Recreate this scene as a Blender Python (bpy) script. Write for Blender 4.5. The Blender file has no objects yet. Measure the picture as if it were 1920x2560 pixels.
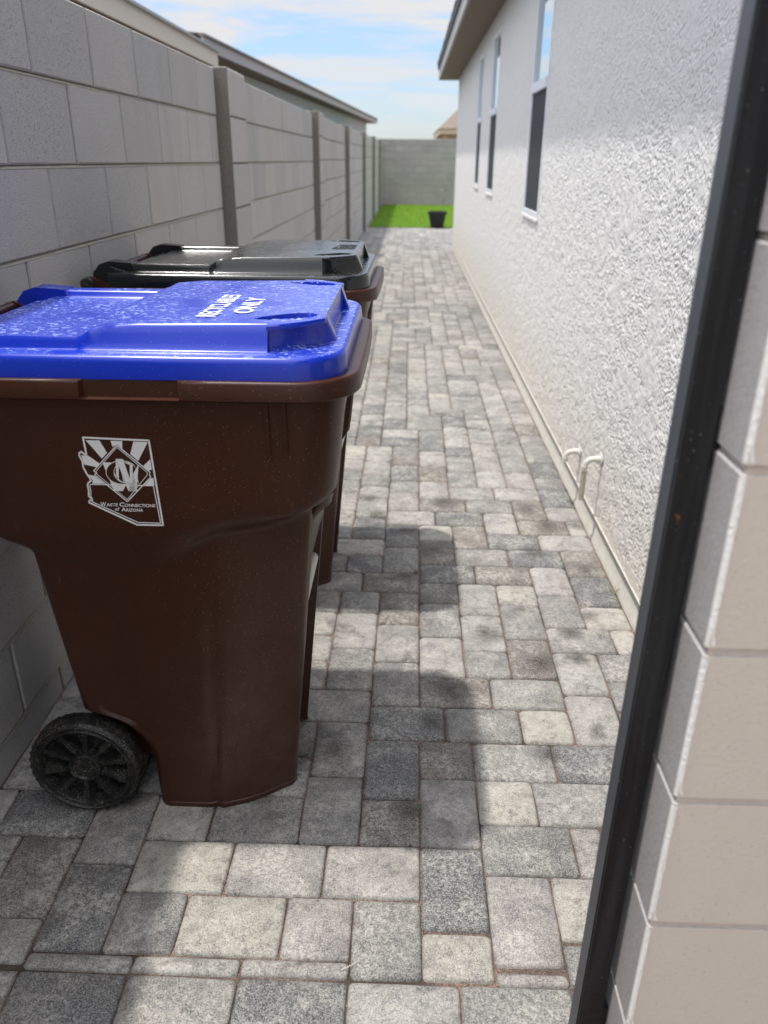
import bpy, bmesh, math, random
import numpy as np
from mathutils import Vector, Matrix, noise as mn
S = bpy.context.scene
C = S.collection
RNG = random.Random(7)
R = math.radians

# ------------------------------------------------------------------ camera
PITCH, YAW, ROLL, H = .4213, -.0265, .0089, 1.3112
fw = Vector((math.sin(YAW)*math.cos(PITCH), math.cos(YAW)*math.cos(PITCH), -math.sin(PITCH)))
rt0 = Vector((math.cos(YAW), -math.sin(YAW), 0)); up0 = rt0.cross(fw)
rt = rt0*math.cos(ROLL) + up0*math.sin(ROLL); up = up0*math.cos(ROLL) - rt0*math.sin(ROLL)
cd = bpy.data.cameras.new('camera'); cam = bpy.data.objects.new('camera', cd); C.objects.link(cam)
cam.matrix_world = Matrix(((rt.x, up.x, -fw.x, 0), (rt.y, up.y, -fw.y, 0), (rt.z, up.z, -fw.z, H), (0, 0, 0, 1)))
cd.sensor_fit = 'VERTICAL'; cd.sensor_height = 36; cd.lens = 27.634
cd.clip_start = .05; cd.clip_end = 800
cd.dof.use_dof = True; cd.dof.focus_distance = 1.62; cd.dof.aperture_fstop = 3.7
S.camera = cam

# ------------------------------------------------------------------ light
SX, SY = .280, .015                       # shadow shift per metre of height
el = math.atan(1/math.hypot(SX, SY)); az = math.atan2(-SX, -SY)
sd = bpy.data.lights.new('sun', 'SUN'); sun = bpy.data.objects.new('sun', sd); C.objects.link(sun)
sd.energy = 2.0; sd.angle = R(1.6); sd.color = (1, .955, .89)
sun.rotation_euler = Vector((SX, SY, -1)).to_track_quat('-Z', 'Y').to_euler()
W = bpy.data.worlds.new('World'); S.world = W; W.use_nodes = True
wn, wl = W.node_tree.nodes, W.node_tree.links
wn.clear()
sky = wn.new('ShaderNodeTexSky'); sky.sky_type = 'NISHITA'; sky.sun_disc = False
sky.sun_elevation = el; sky.sun_rotation = az % (2*math.pi); sky.air_density = 1.0; sky.dust_density = .25; sky.ozone_density = 1.6
tc = wn.new('ShaderNodeTexCoord'); sp = wn.new('ShaderNodeSeparateXYZ'); wl.new(tc.outputs['Generated'], sp.inputs[0])
def wmath(op, a, b=None, clamp=False):
    n = wn.new('ShaderNodeMath'); n.operation = op; n.use_clamp = clamp
    for k, v in enumerate((a, b)):
        if v is None: continue
        if isinstance(v, (int, float)): n.inputs[k].default_value = v
        else: wl.new(v, n.inputs[k])
    return n.outputs[0]
zc = wmath('MAXIMUM', sp.outputs['Z'], .02)
zz = wmath('ADD', zc, .10)
cb = wn.new('ShaderNodeCombineXYZ'); wl.new(wmath('DIVIDE', sp.outputs['X'], zz), cb.inputs[0]); wl.new(wmath('DIVIDE', sp.outputs['Y'], zz), cb.inputs[1])
mp = wn.new('ShaderNodeMapping'); mp.inputs['Scale'].default_value = (1.0, 1.7, 1); mp.inputs['Rotation'].default_value = (0, 0, R(18)); mp.inputs['Location'].default_value = (1.3, .55, 0)
wl.new(cb.outputs[0], mp.inputs[0])
n1 = wn.new('ShaderNodeTexNoise'); n1.inputs['Scale'].default_value = .9; n1.inputs['Detail'].default_value = 9; n1.inputs['Roughness'].default_value = .62; n1.inputs['Distortion'].default_value = .35
wl.new(mp.outputs[0], n1.inputs[0])
cr = wn.new('ShaderNodeValToRGB'); cr.color_ramp.elements[0].position = .41; cr.color_ramp.elements[1].position = .56
wl.new(n1.outputs[0], cr.inputs[0])
hz = wmath('MULTIPLY', wmath('SUBTRACT', zc, .020), 11, True)       # thinner cloud towards the horizon
cf = wmath('MULTIPLY', cr.outputs[0], wmath('ADD', wmath('MULTIPLY', hz, .75), .25), True)
cf = wmath('MULTIPLY', cf, .95, True)
tint = wn.new('ShaderNodeMix'); tint.data_type = 'RGBA'; tint.blend_type = 'MULTIPLY'; tint.inputs[0].default_value = 1
lowr = wn.new('ShaderNodeMapRange'); wl.new(zc, lowr.inputs[0]); lowr.inputs[1].default_value = 0; lowr.inputs[2].default_value = .5
tr = wn.new('ShaderNodeValToRGB'); tr.color_ramp.elements[0].color = (.35, .375, .47, 1); tr.color_ramp.elements[1].color = (1, 1, 1, 1); wl.new(lowr.outputs[0], tr.inputs[0])
wl.new(sky.outputs[0], tint.inputs[6]); wl.new(tr.outputs[0], tint.inputs[7])
# thin cloud is brightest around the sun
dt = wn.new('ShaderNodeVectorMath'); dt.operation = 'DOT_PRODUCT'; wl.new(tc.outputs['Generated'], dt.inputs[0]); sv = Vector((-SX, -SY, 1)).normalized(); dt.inputs[1].default_value = sv
cl = wn.new('ShaderNodeMapRange'); wl.new(dt.outputs['Value'], cl.inputs[0]); cl.inputs[1].default_value = .25; cl.inputs[2].default_value = 1; cl.inputs[3].default_value = 2.85; cl.inputs[4].default_value = 14.5
cc_ = wn.new('ShaderNodeVectorMath'); cc_.operation = 'SCALE'; cc_.inputs[0].default_value = (1.02, 1.005, 1.0); wl.new(cl.outputs[0], cc_.inputs['Scale'])
cm = wn.new('ShaderNodeMix'); cm.data_type = 'RGBA'
wl.new(cf, cm.inputs[0]); wl.new(tint.outputs[2], cm.inputs[6]); wl.new(cc_.outputs[0], cm.inputs[7])
bg = wn.new('ShaderNodeBackground'); bg.inputs['Strength'].default_value = .15; wl.new(cm.outputs[2], bg.inputs[0])
wo = wn.new('ShaderNodeOutputWorld'); wl.new(bg.outputs[0], wo.inputs[0])
S.view_settings.view_transform = 'Standard'; S.view_settings.look = 'None'
S.view_settings.exposure = .93; S.view_settings.gamma = 1; S.view_settings.use_curve_mapping = False
S.render.engine = 'CYCLES'
S.cycles.use_denoising = True; S.cycles.max_bounces = 8; S.cycles.diffuse_bounces = 5; S.cycles.use_adaptive_sampling = True

# ------------------------------------------------------------------ helpers
def tag(o, label=None, cat=None, group=None, kind=None):
    if label: o['label'] = label
    if cat: o['category'] = cat
    if group: o['group'] = group
    if kind: o['kind'] = kind
    return o
def empty(name, loc=(0, 0, 0), parent=None, rz=0):
    o = bpy.data.objects.new(name, None); C.objects.link(o); o.location = loc; o.rotation_euler = (0, 0, rz)
    o.empty_display_size = .1
    if parent: o.parent = parent
    return o
def mesh_obj(name, me, m, parent=None, loc=None):
    o = bpy.data.objects.new(name, me); C.objects.link(o)
    if m and not me.materials: me.materials.append(m)
    if parent: o.parent = parent
    if loc: o.location = loc
    return o
def mk(name, verts, faces, smooth=False, auto=None):
    me = bpy.data.meshes.new(name); me.from_pydata([tuple(v) for v in verts], [], [tuple(f) for f in faces]); me.update()
    if smooth: me.polygons.foreach_set('use_smooth', [True]*len(me.polygons))
    return me
def sharp(me, ang=35):
    bm = bmesh.new(); bm.from_mesh(me)
    a = R(ang)
    for e in bm.edges:
        if len(e.link_faces) == 2 and e.calc_face_angle(0) > a: e.smooth = False
    bm.to_mesh(me); bm.free()
    me.polygons.foreach_set('use_smooth', [True]*len(me.polygons)); return me
class MB:
    def __init__(s): s.v = []; s.f = []
    def add(s, v, f):
        b = len(s.v); s.v += [tuple(p) for p in v]; s.f += [tuple(i+b for i in q) for q in f]; return s
    def box(s, x0, x1, y0, y1, z0, z1):
        return s.add([(x0,y0,z0),(x1,y0,z0),(x1,y1,z0),(x0,y1,z0),(x0,y0,z1),(x1,y0,z1),(x1,y1,z1),(x0,y1,z1)],
                     [(3,2,1,0),(4,5,6,7),(0,1,5,4),(1,2,6,5),(2,3,7,6),(3,0,4,7)])
    def tube(s, pts, r, n=12, cap=True):
        pts = [Vector(p) for p in pts]; rs = r if isinstance(r, (list, tuple)) else [r]*len(pts)
        rings = []
        ref = Vector((0, 0, 1)) if abs((pts[1]-pts[0]).normalized().z) < .9 else Vector((0, 1, 0))
        for i, p in enumerate(pts):
            d = (pts[min(i+1, len(pts)-1)] - pts[max(i-1, 0)]).normalized()
            a = d.cross(ref).normalized(); b = d.cross(a)
            rings.append([p + (a*math.cos(2*math.pi*k/n) + b*math.sin(2*math.pi*k/n))*rs[i] for k in range(n)])
        v = [q for rr in rings for q in rr]; f = []
        for i in range(len(pts)-1):
            for k in range(n): f.append((i*n+k, i*n+(k+1) % n, (i+1)*n+(k+1) % n, (i+1)*n+k))
        if cap: f.append(tuple(range(n))[::-1]); f.append(tuple(range((len(pts)-1)*n, len(pts)*n)))
        return s.add(v, f)
    def prism(s, poly, axis, a, b):
        n = len(poly)
        def P(p, t):
            if axis == 'x': return (t, p[0], p[1])
            if axis == 'y': return (p[0], t, p[1])
            return (p[0], p[1], t)
        v = [P(p, a) for p in poly] + [P(p, b) for p in poly]
        f = [tuple(range(n))[::-1], tuple(range(n, 2*n))] + [(i, (i+1) % n, n+(i+1) % n, n+i) for i in range(n)]
        return s.add(v, f)
    def mesh(s, name, smooth=False, ang=None, bevel=0):
        me = mk(name, s.v, s.f, smooth)
        bm = bmesh.new(); bm.from_mesh(me); bmesh.ops.recalc_face_normals(bm, faces=bm.faces)
        if bevel: bmesh.ops.bevel(bm, geom=list(bm.edges), offset=bevel, segments=2, affect='EDGES', clamp_overlap=True)
        bm.to_mesh(me); bm.free()
        if ang: sharp(me, ang)
        return me
    def obj(s, name, m, parent=None, loc=None, **k): return mesh_obj(name, s.mesh(name, **k), m, parent, loc)

# materials ---------------------------------------------------------
class Mat:
    def __init__(s, name, col=(.5, .5, .5), rough=.8, spec=.5, metal=0):
        s.m = bpy.data.materials.new(name); s.m.use_nodes = True; s.t = s.m.node_tree; s.n = s.t.nodes; s.l = s.t.links
        s.b = s.n['Principled BSDF']; s.b.inputs['Base Color'].default_value = (*col, 1); s.b.inputs['Roughness'].default_value = rough
        s.b.inputs['Specular IOR Level'].default_value = spec; s.b.inputs['Metallic'].default_value = metal
        s._bump = None
    def node(s, t, **k):
        n = s.n.new(t)
        for a, v in k.items(): setattr(n, a, v)
        return n
    def put(s, sock, v):
        if isinstance(v, (int, float)): sock.default_value = v
        elif isinstance(v, tuple): sock.default_value = v if len(v) != 3 or sock.type != 'RGBA' else (*v, 1)
        else: s.l.new(v, sock)
    def math(s, op, a, b=None, c=None, clamp=False):
        n = s.node('ShaderNodeMath', operation=op, use_clamp=clamp)
        for k, v in enumerate((a, b, c)):
            if v is not None: s.put(n.inputs[k], v)
        return n.outputs[0]
    def mix(s, f, a, b, blend='MIX'):
        n = s.node('ShaderNodeMix', data_type='RGBA', blend_type=blend)
        s.put(n.inputs[0], f); s.put(n.inputs[6], a); s.put(n.inputs[7], b); return n.outputs[2]
    def pos(s):
        return s.node('ShaderNodeNewGeometry').outputs['Position']
    def objc(s): return s.node('ShaderNodeTexCoord').outputs['Object']
    def map(s, v, scale=(1, 1, 1), rot=(0, 0, 0), loc=(0, 0, 0)):
        n = s.node('ShaderNodeMapping'); s.put(n.inputs[0], v); s.put(n.inputs['Scale'], scale); s.put(n.inputs['Rotation'], rot); s.put(n.inputs['Location'], loc); return n.outputs[0]
    def noise(s, v, scale, detail=4, rough=.55, dist=0):
        n = s.node('ShaderNodeTexNoise'); s.put(n.inputs['Vector'], v); s.put(n.inputs['Scale'], scale); s.put(n.inputs['Detail'], detail); s.put(n.inputs['Roughness'], rough); s.put(n.inputs['Distortion'], dist); return n.outputs[0]
    def vor(s, v, scale, feat='F1', out='Distance'):
        n = s.node('ShaderNodeTexVoronoi', feature=feat); s.put(n.inputs['Vector'], v); s.put(n.inputs['Scale'], scale); return n.outputs[out]
    def ramp(s, v, a, b, ca=(0, 0, 0), cb=(1, 1, 1)):
        n = s.node('ShaderNodeValToRGB'); s.put(n.inputs[0], v); e = n.color_ramp.elements
        e[0].position, e[1].position = a, b; e[0].color = (*ca, 1); e[1].color = (*cb, 1); return n.outputs[0]
    def step(s, v, a, b):
        n = s.node('ShaderNodeMapRange', clamp=True); s.put(n.inputs[0], v); s.put(n.inputs[1], float(a)); s.put(n.inputs[2], float(b)); return n.outputs[0]
    def bump(s, h, dist, strength=1):
        n = s.node('ShaderNodeBump'); s.put(n.inputs['Height'], h); n.inputs['Distance'].default_value = dist; n.inputs['Strength'].default_value = strength
        if s._bump: s.l.new(s._bump, n.inputs['Normal'])
        s._bump = n.outputs[0]; s.l.new(s._bump, s.b.inputs['Normal'])
    def color(s, v): s.put(s.b.inputs['Base Color'], v)
    def rough(s, v): s.put(s.b.inputs['Roughness'], v)
    def orand(s): return s.node('ShaderNodeObjectInfo').outputs['Random']
    def upz(s):
        n = s.node('ShaderNodeSeparateXYZ'); s.l.new(s.node('ShaderNodeNewGeometry').outputs['Normal'], n.inputs[0]); return n.outputs['Z']

def plain(name, col, rough=.7, spec=.4, nz=0, nscale=60, bump=0):
    M = Mat(name, col, rough, spec); p = M.pos()
    if nz:
        n = M.noise(p, nscale, 5)
        M.color(M.mix(n, tuple(c*(1-nz) for c in col), tuple(min(1, c*(1+nz)) for c in col)))
        if bump: M.bump(n, bump)
    return M.m

STAINS = [(-.15, 1.502, .050), (.084, 1.619, .05), (.027, 1.317, .05), (.258, 2.029, .06), (.401, 1.891, .05), (.134, 1.757, .055), (.516, 2.047, .05), (.516, 1.92, .04), (.362, 1.513, .035), (.509, 2.984, .06), (.563, 2.827, .06), (.009, 2.757, .07), (.116, 2.596, .085), (.017, 2.392, .06), (.595, 2.158, .045), (.682, 2.833, .05), (.648, 2.463, .05), (-.14, 3.064, .06), (.178, 3.048, .08), (.483, 2.582, .06), (.499, 1.598, .03), (-.10, 2.90, .05)]
def paver_mat(stuff):
    M = Mat('paver_stone_far' if stuff else 'paver_stone', rough=.88, spec=.3)
    if stuff:
        a = M.node('ShaderNodeAttribute', attribute_name='pc'); base = a.outputs['Color']; off = M.math('MULTIPLY', M.node('ShaderNodeAttribute', attribute_name='pr').outputs['Fac'], 40)
    else:
        oi = M.node('ShaderNodeObjectInfo'); base = oi.outputs['Color']; off = M.math('MULTIPLY', oi.outputs['Random'], 40)
    v = M.node('ShaderNodeVectorMath', operation='ADD'); M.l.new(M.pos(), v.inputs[0])
    cx = M.node('ShaderNodeCombineXYZ'); M.put(cx.inputs[2], off); M.put(cx.inputs[0], off); M.l.new(cx.outputs[0], v.inputs[1]); v = v.outputs[0]
    big = M.step(M.noise(v, 11, 5, .68, .35), .41, .61)
    med = M.step(M.noise(v, 95, 5, .8), .46, .55)
    fine = M.step(M.noise(v, 330, 3, .7), .45, .60)
    patch = M.math('MULTIPLY', M.math('ADD', M.math('MULTIPLY', big, .60), .11), M.math('ADD', M.math('MULTIPLY', med, .85), .15))
    c = M.mix(patch, base, (.43, .41, .375) if stuff else (.50, .48, .435))
    c = M.mix(M.math('MULTIPLY', M.step(M.noise(v, 13, 3, .6), .52, .64), .45), c, M.mix(.5, base, (.07, .068, .066)))
    dk = M.math('MULTIPLY', M.math('SUBTRACT', 1.0, big), M.math('MULTIPLY', M.step(M.noise(v, 44, 4, .7), .46, .58), .62))
    c = M.mix(dk, c, (.075, .078, .084))
    c = M.mix(M.math('MULTIPLY', fine, .34), c, (.66, .64, .60))
    grit = M.step(M.noise(v, 520, 2, .6), .60, .70)
    c = M.mix(M.math('MULTIPLY', grit, .42), c, (.82, .80, .76))
    pit = M.step(M.noise(v, 430, 2, .7), .40, .31)
    c = M.mix(M.math('MULTIPLY', pit, .65), c, (.10, .098, .09))
    st = M.math('MULTIPLY', M.step(M.noise(M.pos(), 6.5, 4, .6, .8), .57, .70), M.step(M.noise(M.pos(), 24, 4, .6), .38, .60))
    c = M.mix(M.math('MULTIPLY', st, .72), c, (.060, .050, .040))
    # dark smudges left on the paving
    if not stuff:
        wob = M.node('ShaderNodeVectorMath', operation='ADD'); M.l.new(M.pos(), wob.inputs[0]); nv = M.node('ShaderNodeTexNoise'); nv.inputs['Scale'].default_value = 28; nv.inputs['Detail'].default_value = 4
        M.l.new(M.pos(), nv.inputs['Vector']); sc = M.node('ShaderNodeVectorMath', operation='SCALE'); M.l.new(nv.outputs['Color'], sc.inputs[0]); sc.inputs['Scale'].default_value = .045; M.l.new(sc.outputs[0], wob.inputs[1])
        tot = None
        for (sx, sy, rx) in STAINS:
            mpn = M.map(wob.outputs[0], (1/rx, 1/(rx*1.15), 0), loc=(-(sx+.0225)/rx, -(sy+.0225)/(rx*1.15), 0))
            ln = M.node('ShaderNodeVectorMath', operation='LENGTH'); M.l.new(mpn, ln.inputs[0]); k = M.step(ln.outputs['Value'], 1.0, .15)
            tot = k if tot is None else M.math('MAXIMUM', tot, k)
        c = M.mix(M.math('MULTIPLY', M.math('MULTIPLY', tot, .95), M.math('ADD', .82, M.math('MULTIPLY', fine, -.35))), c, (.035, .028, .024))
    M.color(c)
    M.bump(M.noise(v, 260, 4, .7), .0016, .9); M.bump(M.noise(v, 45, 3, .5), .003, .5); M.bump(M.math('SUBTRACT', 1, pit), .0012, 1)
    return M.m
m_paver, m_paver_far = paver_mat(False), paver_mat(True)

def block_mat(name, base, tint, pit=1.0, rnd=True):
    M = Mat(name, rough=.93, spec=.15); p = M.pos()
    r = M.orand() if rnd else M.node('ShaderNodeAttribute', attribute_name='pr').outputs['Fac']
    big = M.noise(p, 6, 4, .6)
    c = M.mix(big, base, tint); c = M.mix(M.math('MULTIPLY', M.step(M.noise(p, 2.2, 5, .65, 1.0), .48, .70), .35), c, (.52, .50, .47))
    c = M.mix(M.math('MULTIPLY', M.step(M.noise(M.map(p, (5, 5, .8)), 1.0, 4, .6), .56, .72), .22), c, (.24, .22, .20))
    c = M.mix(M.math('MULTIPLY', r, .28), c, (.52, .47, .44))
    c = M.mix(M.math('MULTIPLY', M.math('FRACT', M.math('MULTIPLY', r, 7.3)), .24), c, (.25, .27, .29))
    fine = M.noise(p, 420, 3, .7); c = M.mix(M.math('MULTIPLY', M.step(fine, .52, .64), .22), c, (.66, .65, .64))
    pt = M.step(M.noise(p, 270, 3, .7), .41, .34); c = M.mix(M.math('MULTIPLY', pt, .6*pit), c, (.13, .125, .125))
    M.color(c); M.bump(M.noise(p, 300, 4, .75), .0026, .9); M.bump(M.math('SUBTRACT', 1, pt), .0013, pit)
    return M.m
m_block = block_mat('grey_concrete_block', (.49, .463, .435), (.53, .503, .47))
m_block_far = block_mat('grey_concrete_block_far', (.49, .463, .435), (.53, .503, .47), rnd=False)
m_block_pil = block_mat('pilaster_block', (.27, .252, .238), (.30, .28, .265))
m_block_end = block_mat('grey_end_wall_block', (.31, .27, .28), (.335, .295, .30))
m_mortar = plain('wall_mortar', (.19, .175, .155), .95, .1, .3, 90, .002)
m_sand = Mat('joint_sand', rough=.95, spec=.1)
_p = m_sand.pos(); _g = m_sand.math('MULTIPLY', m_sand.step(m_sand.noise(_p, 420, 3, .7), .42, .60), m_sand.step(m_sand.noise(_p, 6, 3, .6), .38, .58)); m_sand.color(m_sand.mix(_g, (.085, .068, .058), (.42, .29, .235))); m_sand.bump(m_sand.noise(_p, 400, 3, .8), .003)
m_sand = m_sand.m

# ------------------------------------------------------------------ ground and pavers
gb = MB(); gb.box(-60, 60, -20, 120, -.30, -.036)
tag(gb.obj('ground', plain('desert_soil', (.30, .25, .19), .95, .1, .25, 8)), kind='structure')
path = MB(); path.box(-.93, .745, -1.5, 13.7, -.036, -.0105); path.box(-.93, 4.2, 13.7, 17.70, -.036, -.0105)
path = path.obj('paved_path', m_sand); tag(path, kind='structure')
U, V = .0648, .0664
TONE = dict(L=(.29, .275, .255), M=(.17, .163, .155), D=(.060, .063, .069), C=(.365, .343, .295), B=(.120, .095, .072), P=(.29, .262, .252))
FIX = '''-9 -7 -4 -2 M;-7 -4 -4 -2 C;-4 -2 -4 -2 P;-2 0 -4.52 -2 M;0 2 -3 0 D;0 2 -4.52 -3.05 C;2 5 -1 1 M;2 4 -4.02 -1 P;4 6 -3.2 -1 C;
2 4 1 3 C;4 7 1 3 L;0 2 3 5 B;0 2 0 3 P;2 5 3 5 M;5 8 3 5 D;-2 0 2 5 D;-2 0 0 2 B;-4 -2 0 3 M;-4 -2 3 6 M;-6 -4 4 6 M;-6 -4 2 4 M;
-7 -4 0 2 M;-9 -7 0 2 C;-9 -6 -2 0 C;-6 -3 -2 0 L;-3 0 -2 0 L;-11 -9 -1 2 M;-11 -9 -4 -1 D;-14 -11 0 2 D;-13 -11 -3 0 B;-13 -11 -4.4 -3 M;
-5 -2 6 8 M;-2 1 5 7 D;1 4 5 7 M;4 6 5 7 C;6 8 5 8 L;6 8 8 11 L;3 6 7 9 L;0 3 7 9 B;-2 0 7 10 M;-4 -2 8 11 M;-6 -4 8 10 P;-6 -4 10 12 L;-6 -4 12 14 L;
-4 -2 11 14 L;-2 0 10 13 L;0 2 12 15 M;0 2 9 12 P;2 4 11 14 L;2 4 9 11 M;4 6 12 15 M;4 6 9 12 B;6 9 11 13 L;8 10 9 11 M;8 10 7 9 M;9 10 11 13 C;
0 2 15 17 B;2 4 14 17 L;4 6 15 17 C;6 8 16 19 P;6 8 13 16 M;8 10 15 18 D;8 10 13 15 C;8 10 18 21 B;5 8 19 21 D;0 3 17 19 D;3 6 17 19 B;4 7 21 23 D;
7 10 21 23 P;2 5 19 21 M;4 6 23 26 L;6 8 25 28 B;6 9 23 25 B;9 10 23 25 C;8 10 25 27 L;8 10 27 30 D;5 8 28 30 L;2 5 28 30 L;3 6 26 28 M;0 3 26 28 B;
1 4 24 26 D;-2 1 24 26 L;-2 0 21 24 D;0 2 22 24 C;0 2 19 22 B;2 4 21 24 B;-2 0 18 21 M;-5 -2 20 22 C;-4 -2 18 20 D;-3 0 16 18 B;-6 -3 16 18 M;-4 -2 14 16 M;
-6 -4 14 16 M;-2 0 13 16 B;-2 0 26 29 P;0 2 28 31 L;-4 -2 28 30 L;-4 -2 25 28 L;-4 -2 22 25 D;
-14 -11 -6.7 -4.585 M;-11 -8 -6.7 -4.585 D;-8 -5 -6.7 -4.585 M;-5 -2 -6.7 -4.585 D;-2 1 -6.7 -4.585 L;1 4 -6.7 -4.585 M;4 7 -6.7 -4.585 D;
-11 -8 -4.56 -4.02 M;-8 -5 -4.56 -4.02 L;-5 -2 -4.56 -4.02 L;2 4 -4.58 -4.18 P;4 6 -4.58 -3.3 M'''
rects = []; occ = set()
for t in FIX.replace('\n', '').split(';'):
    a = t.split(); 
    if len(a) < 5: continue
    i0, i1, j0, j1 = map(float, a[:4]); rects.append((i0, i1, j0, j1, a[4]))
    for i in range(int(i0), int(i1)):
        for j in range(math.floor(max(j0, -4)+.01), math.ceil(j1-.01)):
            occ.add((i, j))
JMAX = 248; tones = 'LLLLMMMMPPDDCBM'
def width_at(j): return 10 if (1.22+V*j) < 13.62 else 46
for j in range(-4, JMAX):
    for i in range(-15, width_at(j)):
        if (i, j) in occ: continue
        opts = [(3, 2), (2, 3), (2, 2), (3, 2), (2, 3), (3, 3)][:5]; RNG.shuffle(opts); pick = None
        def fits(w, d): return i+w <= width_at(j) and j+d <= JMAX and all((i+a, j+b) not in occ for a in range(w) for b in range(d))
        for w, d in opts:
            if not fits(w, d): continue
            r1 = (i+w, j) not in occ and i+w < width_at(j); r2 = (i+w+1, j) in occ or i+w+1 >= width_at(j)
            if r1 and r2: continue
            pick = (w, d); break
        if not pick:
            for w, d in ((3, 2), (2, 3), (2, 2), (1, 3), (3, 1), (1, 2), (2, 1), (1, 1)):
                if fits(w, d): pick = (w, d); break
        w, d = pick
        for a in range(w):
            for b in range(d): occ.add((i+a, j+b))
        rects.append((i, i+w, j, j+d, RNG.choice(tones)))
def gy(j): return 1.22 + (V if j >= 0 else .0655)*j
def paver_geo(w, d, rg, worn=0):
    g = .0018; hw, hd = w/2-g, d/2-g; r = min(.0075+.0055*worn, hw*.4); pts = []; ins = .0055+.0025*worn; dr = .0060+.0020*worn
    for sx, sy in ((1, 1), (-1, 1), (-1, -1), (1, -1)):
        cx, cy = sx*(hw-r), sy*(hd-r)
        a0 = {(1, 1): 0, (-1, 1): 90, (-1, -1): 180, (1, -1): 270}[(sx, sy)]
        for k in (0, 45, 90): pts.append((cx+r*math.cos(R(a0+k)), cy+r*math.sin(R(a0+k))))
    mid = [(0, hd), (-hw, 0), (0, -hd), (hw, 0)]
    per = []
    for q in range(4): per += pts[q*3:q*3+3]+[mid[q]]
    per = [(x+rg.uniform(-.0011, .0011), y+rg.uniform(-.0011, .0011)) for x, y in per]
    n = len(per)
    v = [(x, y, -.022) for x, y in per] + [(x, y, -dr) for x, y in per]
    v += [(x*(1-ins/hw), y*(1-ins/hd), -.0012+rg.uniform(-.0005, .0005)) for x, y in per] + [(0, 0, .0008)]
    f = []
    for rr in range(2):
        for k in range(n): f.append((rr*n+k, rr*n+(k+1) % n, (rr+1)*n+(k+1) % n, (rr+1)*n+k))
    for k in range(n): f.append((2*n+k, 2*n+(k+1) % n, 3*n))
    return v, f
rects.sort(key=lambda q: abs(gy(q[2]) - .9) + (.35 if (q[0] < -8 and 1.3 < gy(q[2])) else 0))
tmpl = {}; far_v, far_f, far_c, far_r = [], [], [], []; cnt = 0
for (i0, i1, j0, j1, t) in rects:
    sk = .00065*max(0, min(j0, 40))
    x0 = -.909 if i0 <= -15 else .05+U*i0+sk; x1 = .05+U*i1+sk; y0, y1 = gy(j0), gy(j1)
    if i1 >= 10 and y0 < 13.5: x1 = .716
    if x0 >= x1-.01: continue
    key = (round(x1-x0, 3), round(y1-y0, 3)); sc_ = RNG.uniform(.80, 1.12)*(1 if cnt < 299 else .86); col = [c*sc_*RNG.uniform(.985, 1.015) for c in TONE[t]]
    cx, cy = (x0+x1)/2, (y0+y1)/2; dz = RNG.uniform(-.0012, .0012)
    if cnt < 299:
        worn = 1 if j0 >= 2 else 0; var = (key, RNG.randrange(3), worn)
        if var not in tmpl:
            v, f = paver_geo(key[0], key[1], RNG, worn); me = mk('paver', v, f, True); sharp(me, 75); me.materials.append(m_paver); tmpl[var] = me
        o = bpy.data.objects.new('paver', tmpl[var]); C.objects.link(o); o.parent = path; o.color = (*col, 1)
        o.location = (cx, cy, dz); o.rotation_euler = (RNG.uniform(-.008, .008), RNG.uniform(-.008, .008), RNG.uniform(-.006, .006)); cnt += 1
    else:
        v, f = paver_geo(key[0], key[1], RNG, 1); b = len(far_v)
        far_v += [(x+cx, y+cy, z+dz) for x, y, z in v]; far_f += [tuple(k+b for k in q) for q in f]
        far_c += [(*col, 1)]*len(v); far_r += [RNG.random()]*len(v)
me = mk('paver_field', far_v, far_f, True)
a = me.color_attributes.new('pc', 'FLOAT_COLOR', 'POINT'); a.data.foreach_set('color', np.array(far_c).ravel())
a = me.attributes.new('pr', 'FLOAT', 'POINT'); a.data.foreach_set('value', far_r); me.materials.append(m_paver_far)
tag(mesh_obj('paver_field', me, None, path), kind='stuff')
# loose sand grains swept along the joints
gr = MB(); 
for _ in range(520):
    i = RNG.choice([0, 0, 2, 4, -2, -4, -9, -11]) if RNG.random() < .55 else None
    x = (.05+U*i+RNG.gauss(0, .004)) if i is not None else RNG.uniform(-.6, .45)
    y = RNG.uniform(.85, 1.9) if i is not None else 1.22+.0655*RNG.choice([-4.55, -4.05, -3, -2, 0, 2, 3, 5])+RNG.gauss(0, .004)
    r = RNG.uniform(.0008, .0021); z = RNG.uniform(-.009, -.001)
    gr.add([(x-r, y, z), (x+r, y-r*.4, z), (x, y+r, z), (x, y-r, z+r), (x, y, z+r*1.3)], [(0, 1, 4), (1, 2, 4), (2, 0, 4), (0, 3, 1)])
tag(gr.obj('sand_grain', plain('pale_grit', (.55, .45, .38), .9, .2, .3, 900), path), kind='stuff')

# ------------------------------------------------------------------ lawn
lawn = MB(); lawn.box(-.84, 7, 17.70, 26.8, -.036, .012)
m_turf = Mat('artificial_turf', rough=.8, spec=.2); _p = m_turf.pos()
m_turf.color(m_turf.mix(m_turf.noise(_p, 40, 4), (.08, .17, .003), (.135, .26, .006))); m_turf.bump(m_turf.noise(_p, 90, 3, .8), .02); m_turf = m_turf.m
lawn = lawn.obj('lawn', m_turf); tag(lawn, kind='structure')
bl = MB()
for _ in range(9000):
    x, y = RNG.uniform(-.85, 2.2), RNG.uniform(17.64, 26.7); h = RNG.uniform(.02, .04); a = RNG.uniform(0, 6.28); r = .006
    bl.add([(x-r*math.cos(a), y-r*math.sin(a), .01), (x+r*math.cos(a), y+r*math.sin(a), .01), (x+RNG.uniform(-.012, .012), y+RNG.uniform(-.012, .012), h)], [(0, 1, 2)])
tag(bl.obj('grass', m_turf), 'bright green artificial grass beyond the end of the paving', 'grass', kind='stuff')

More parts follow.
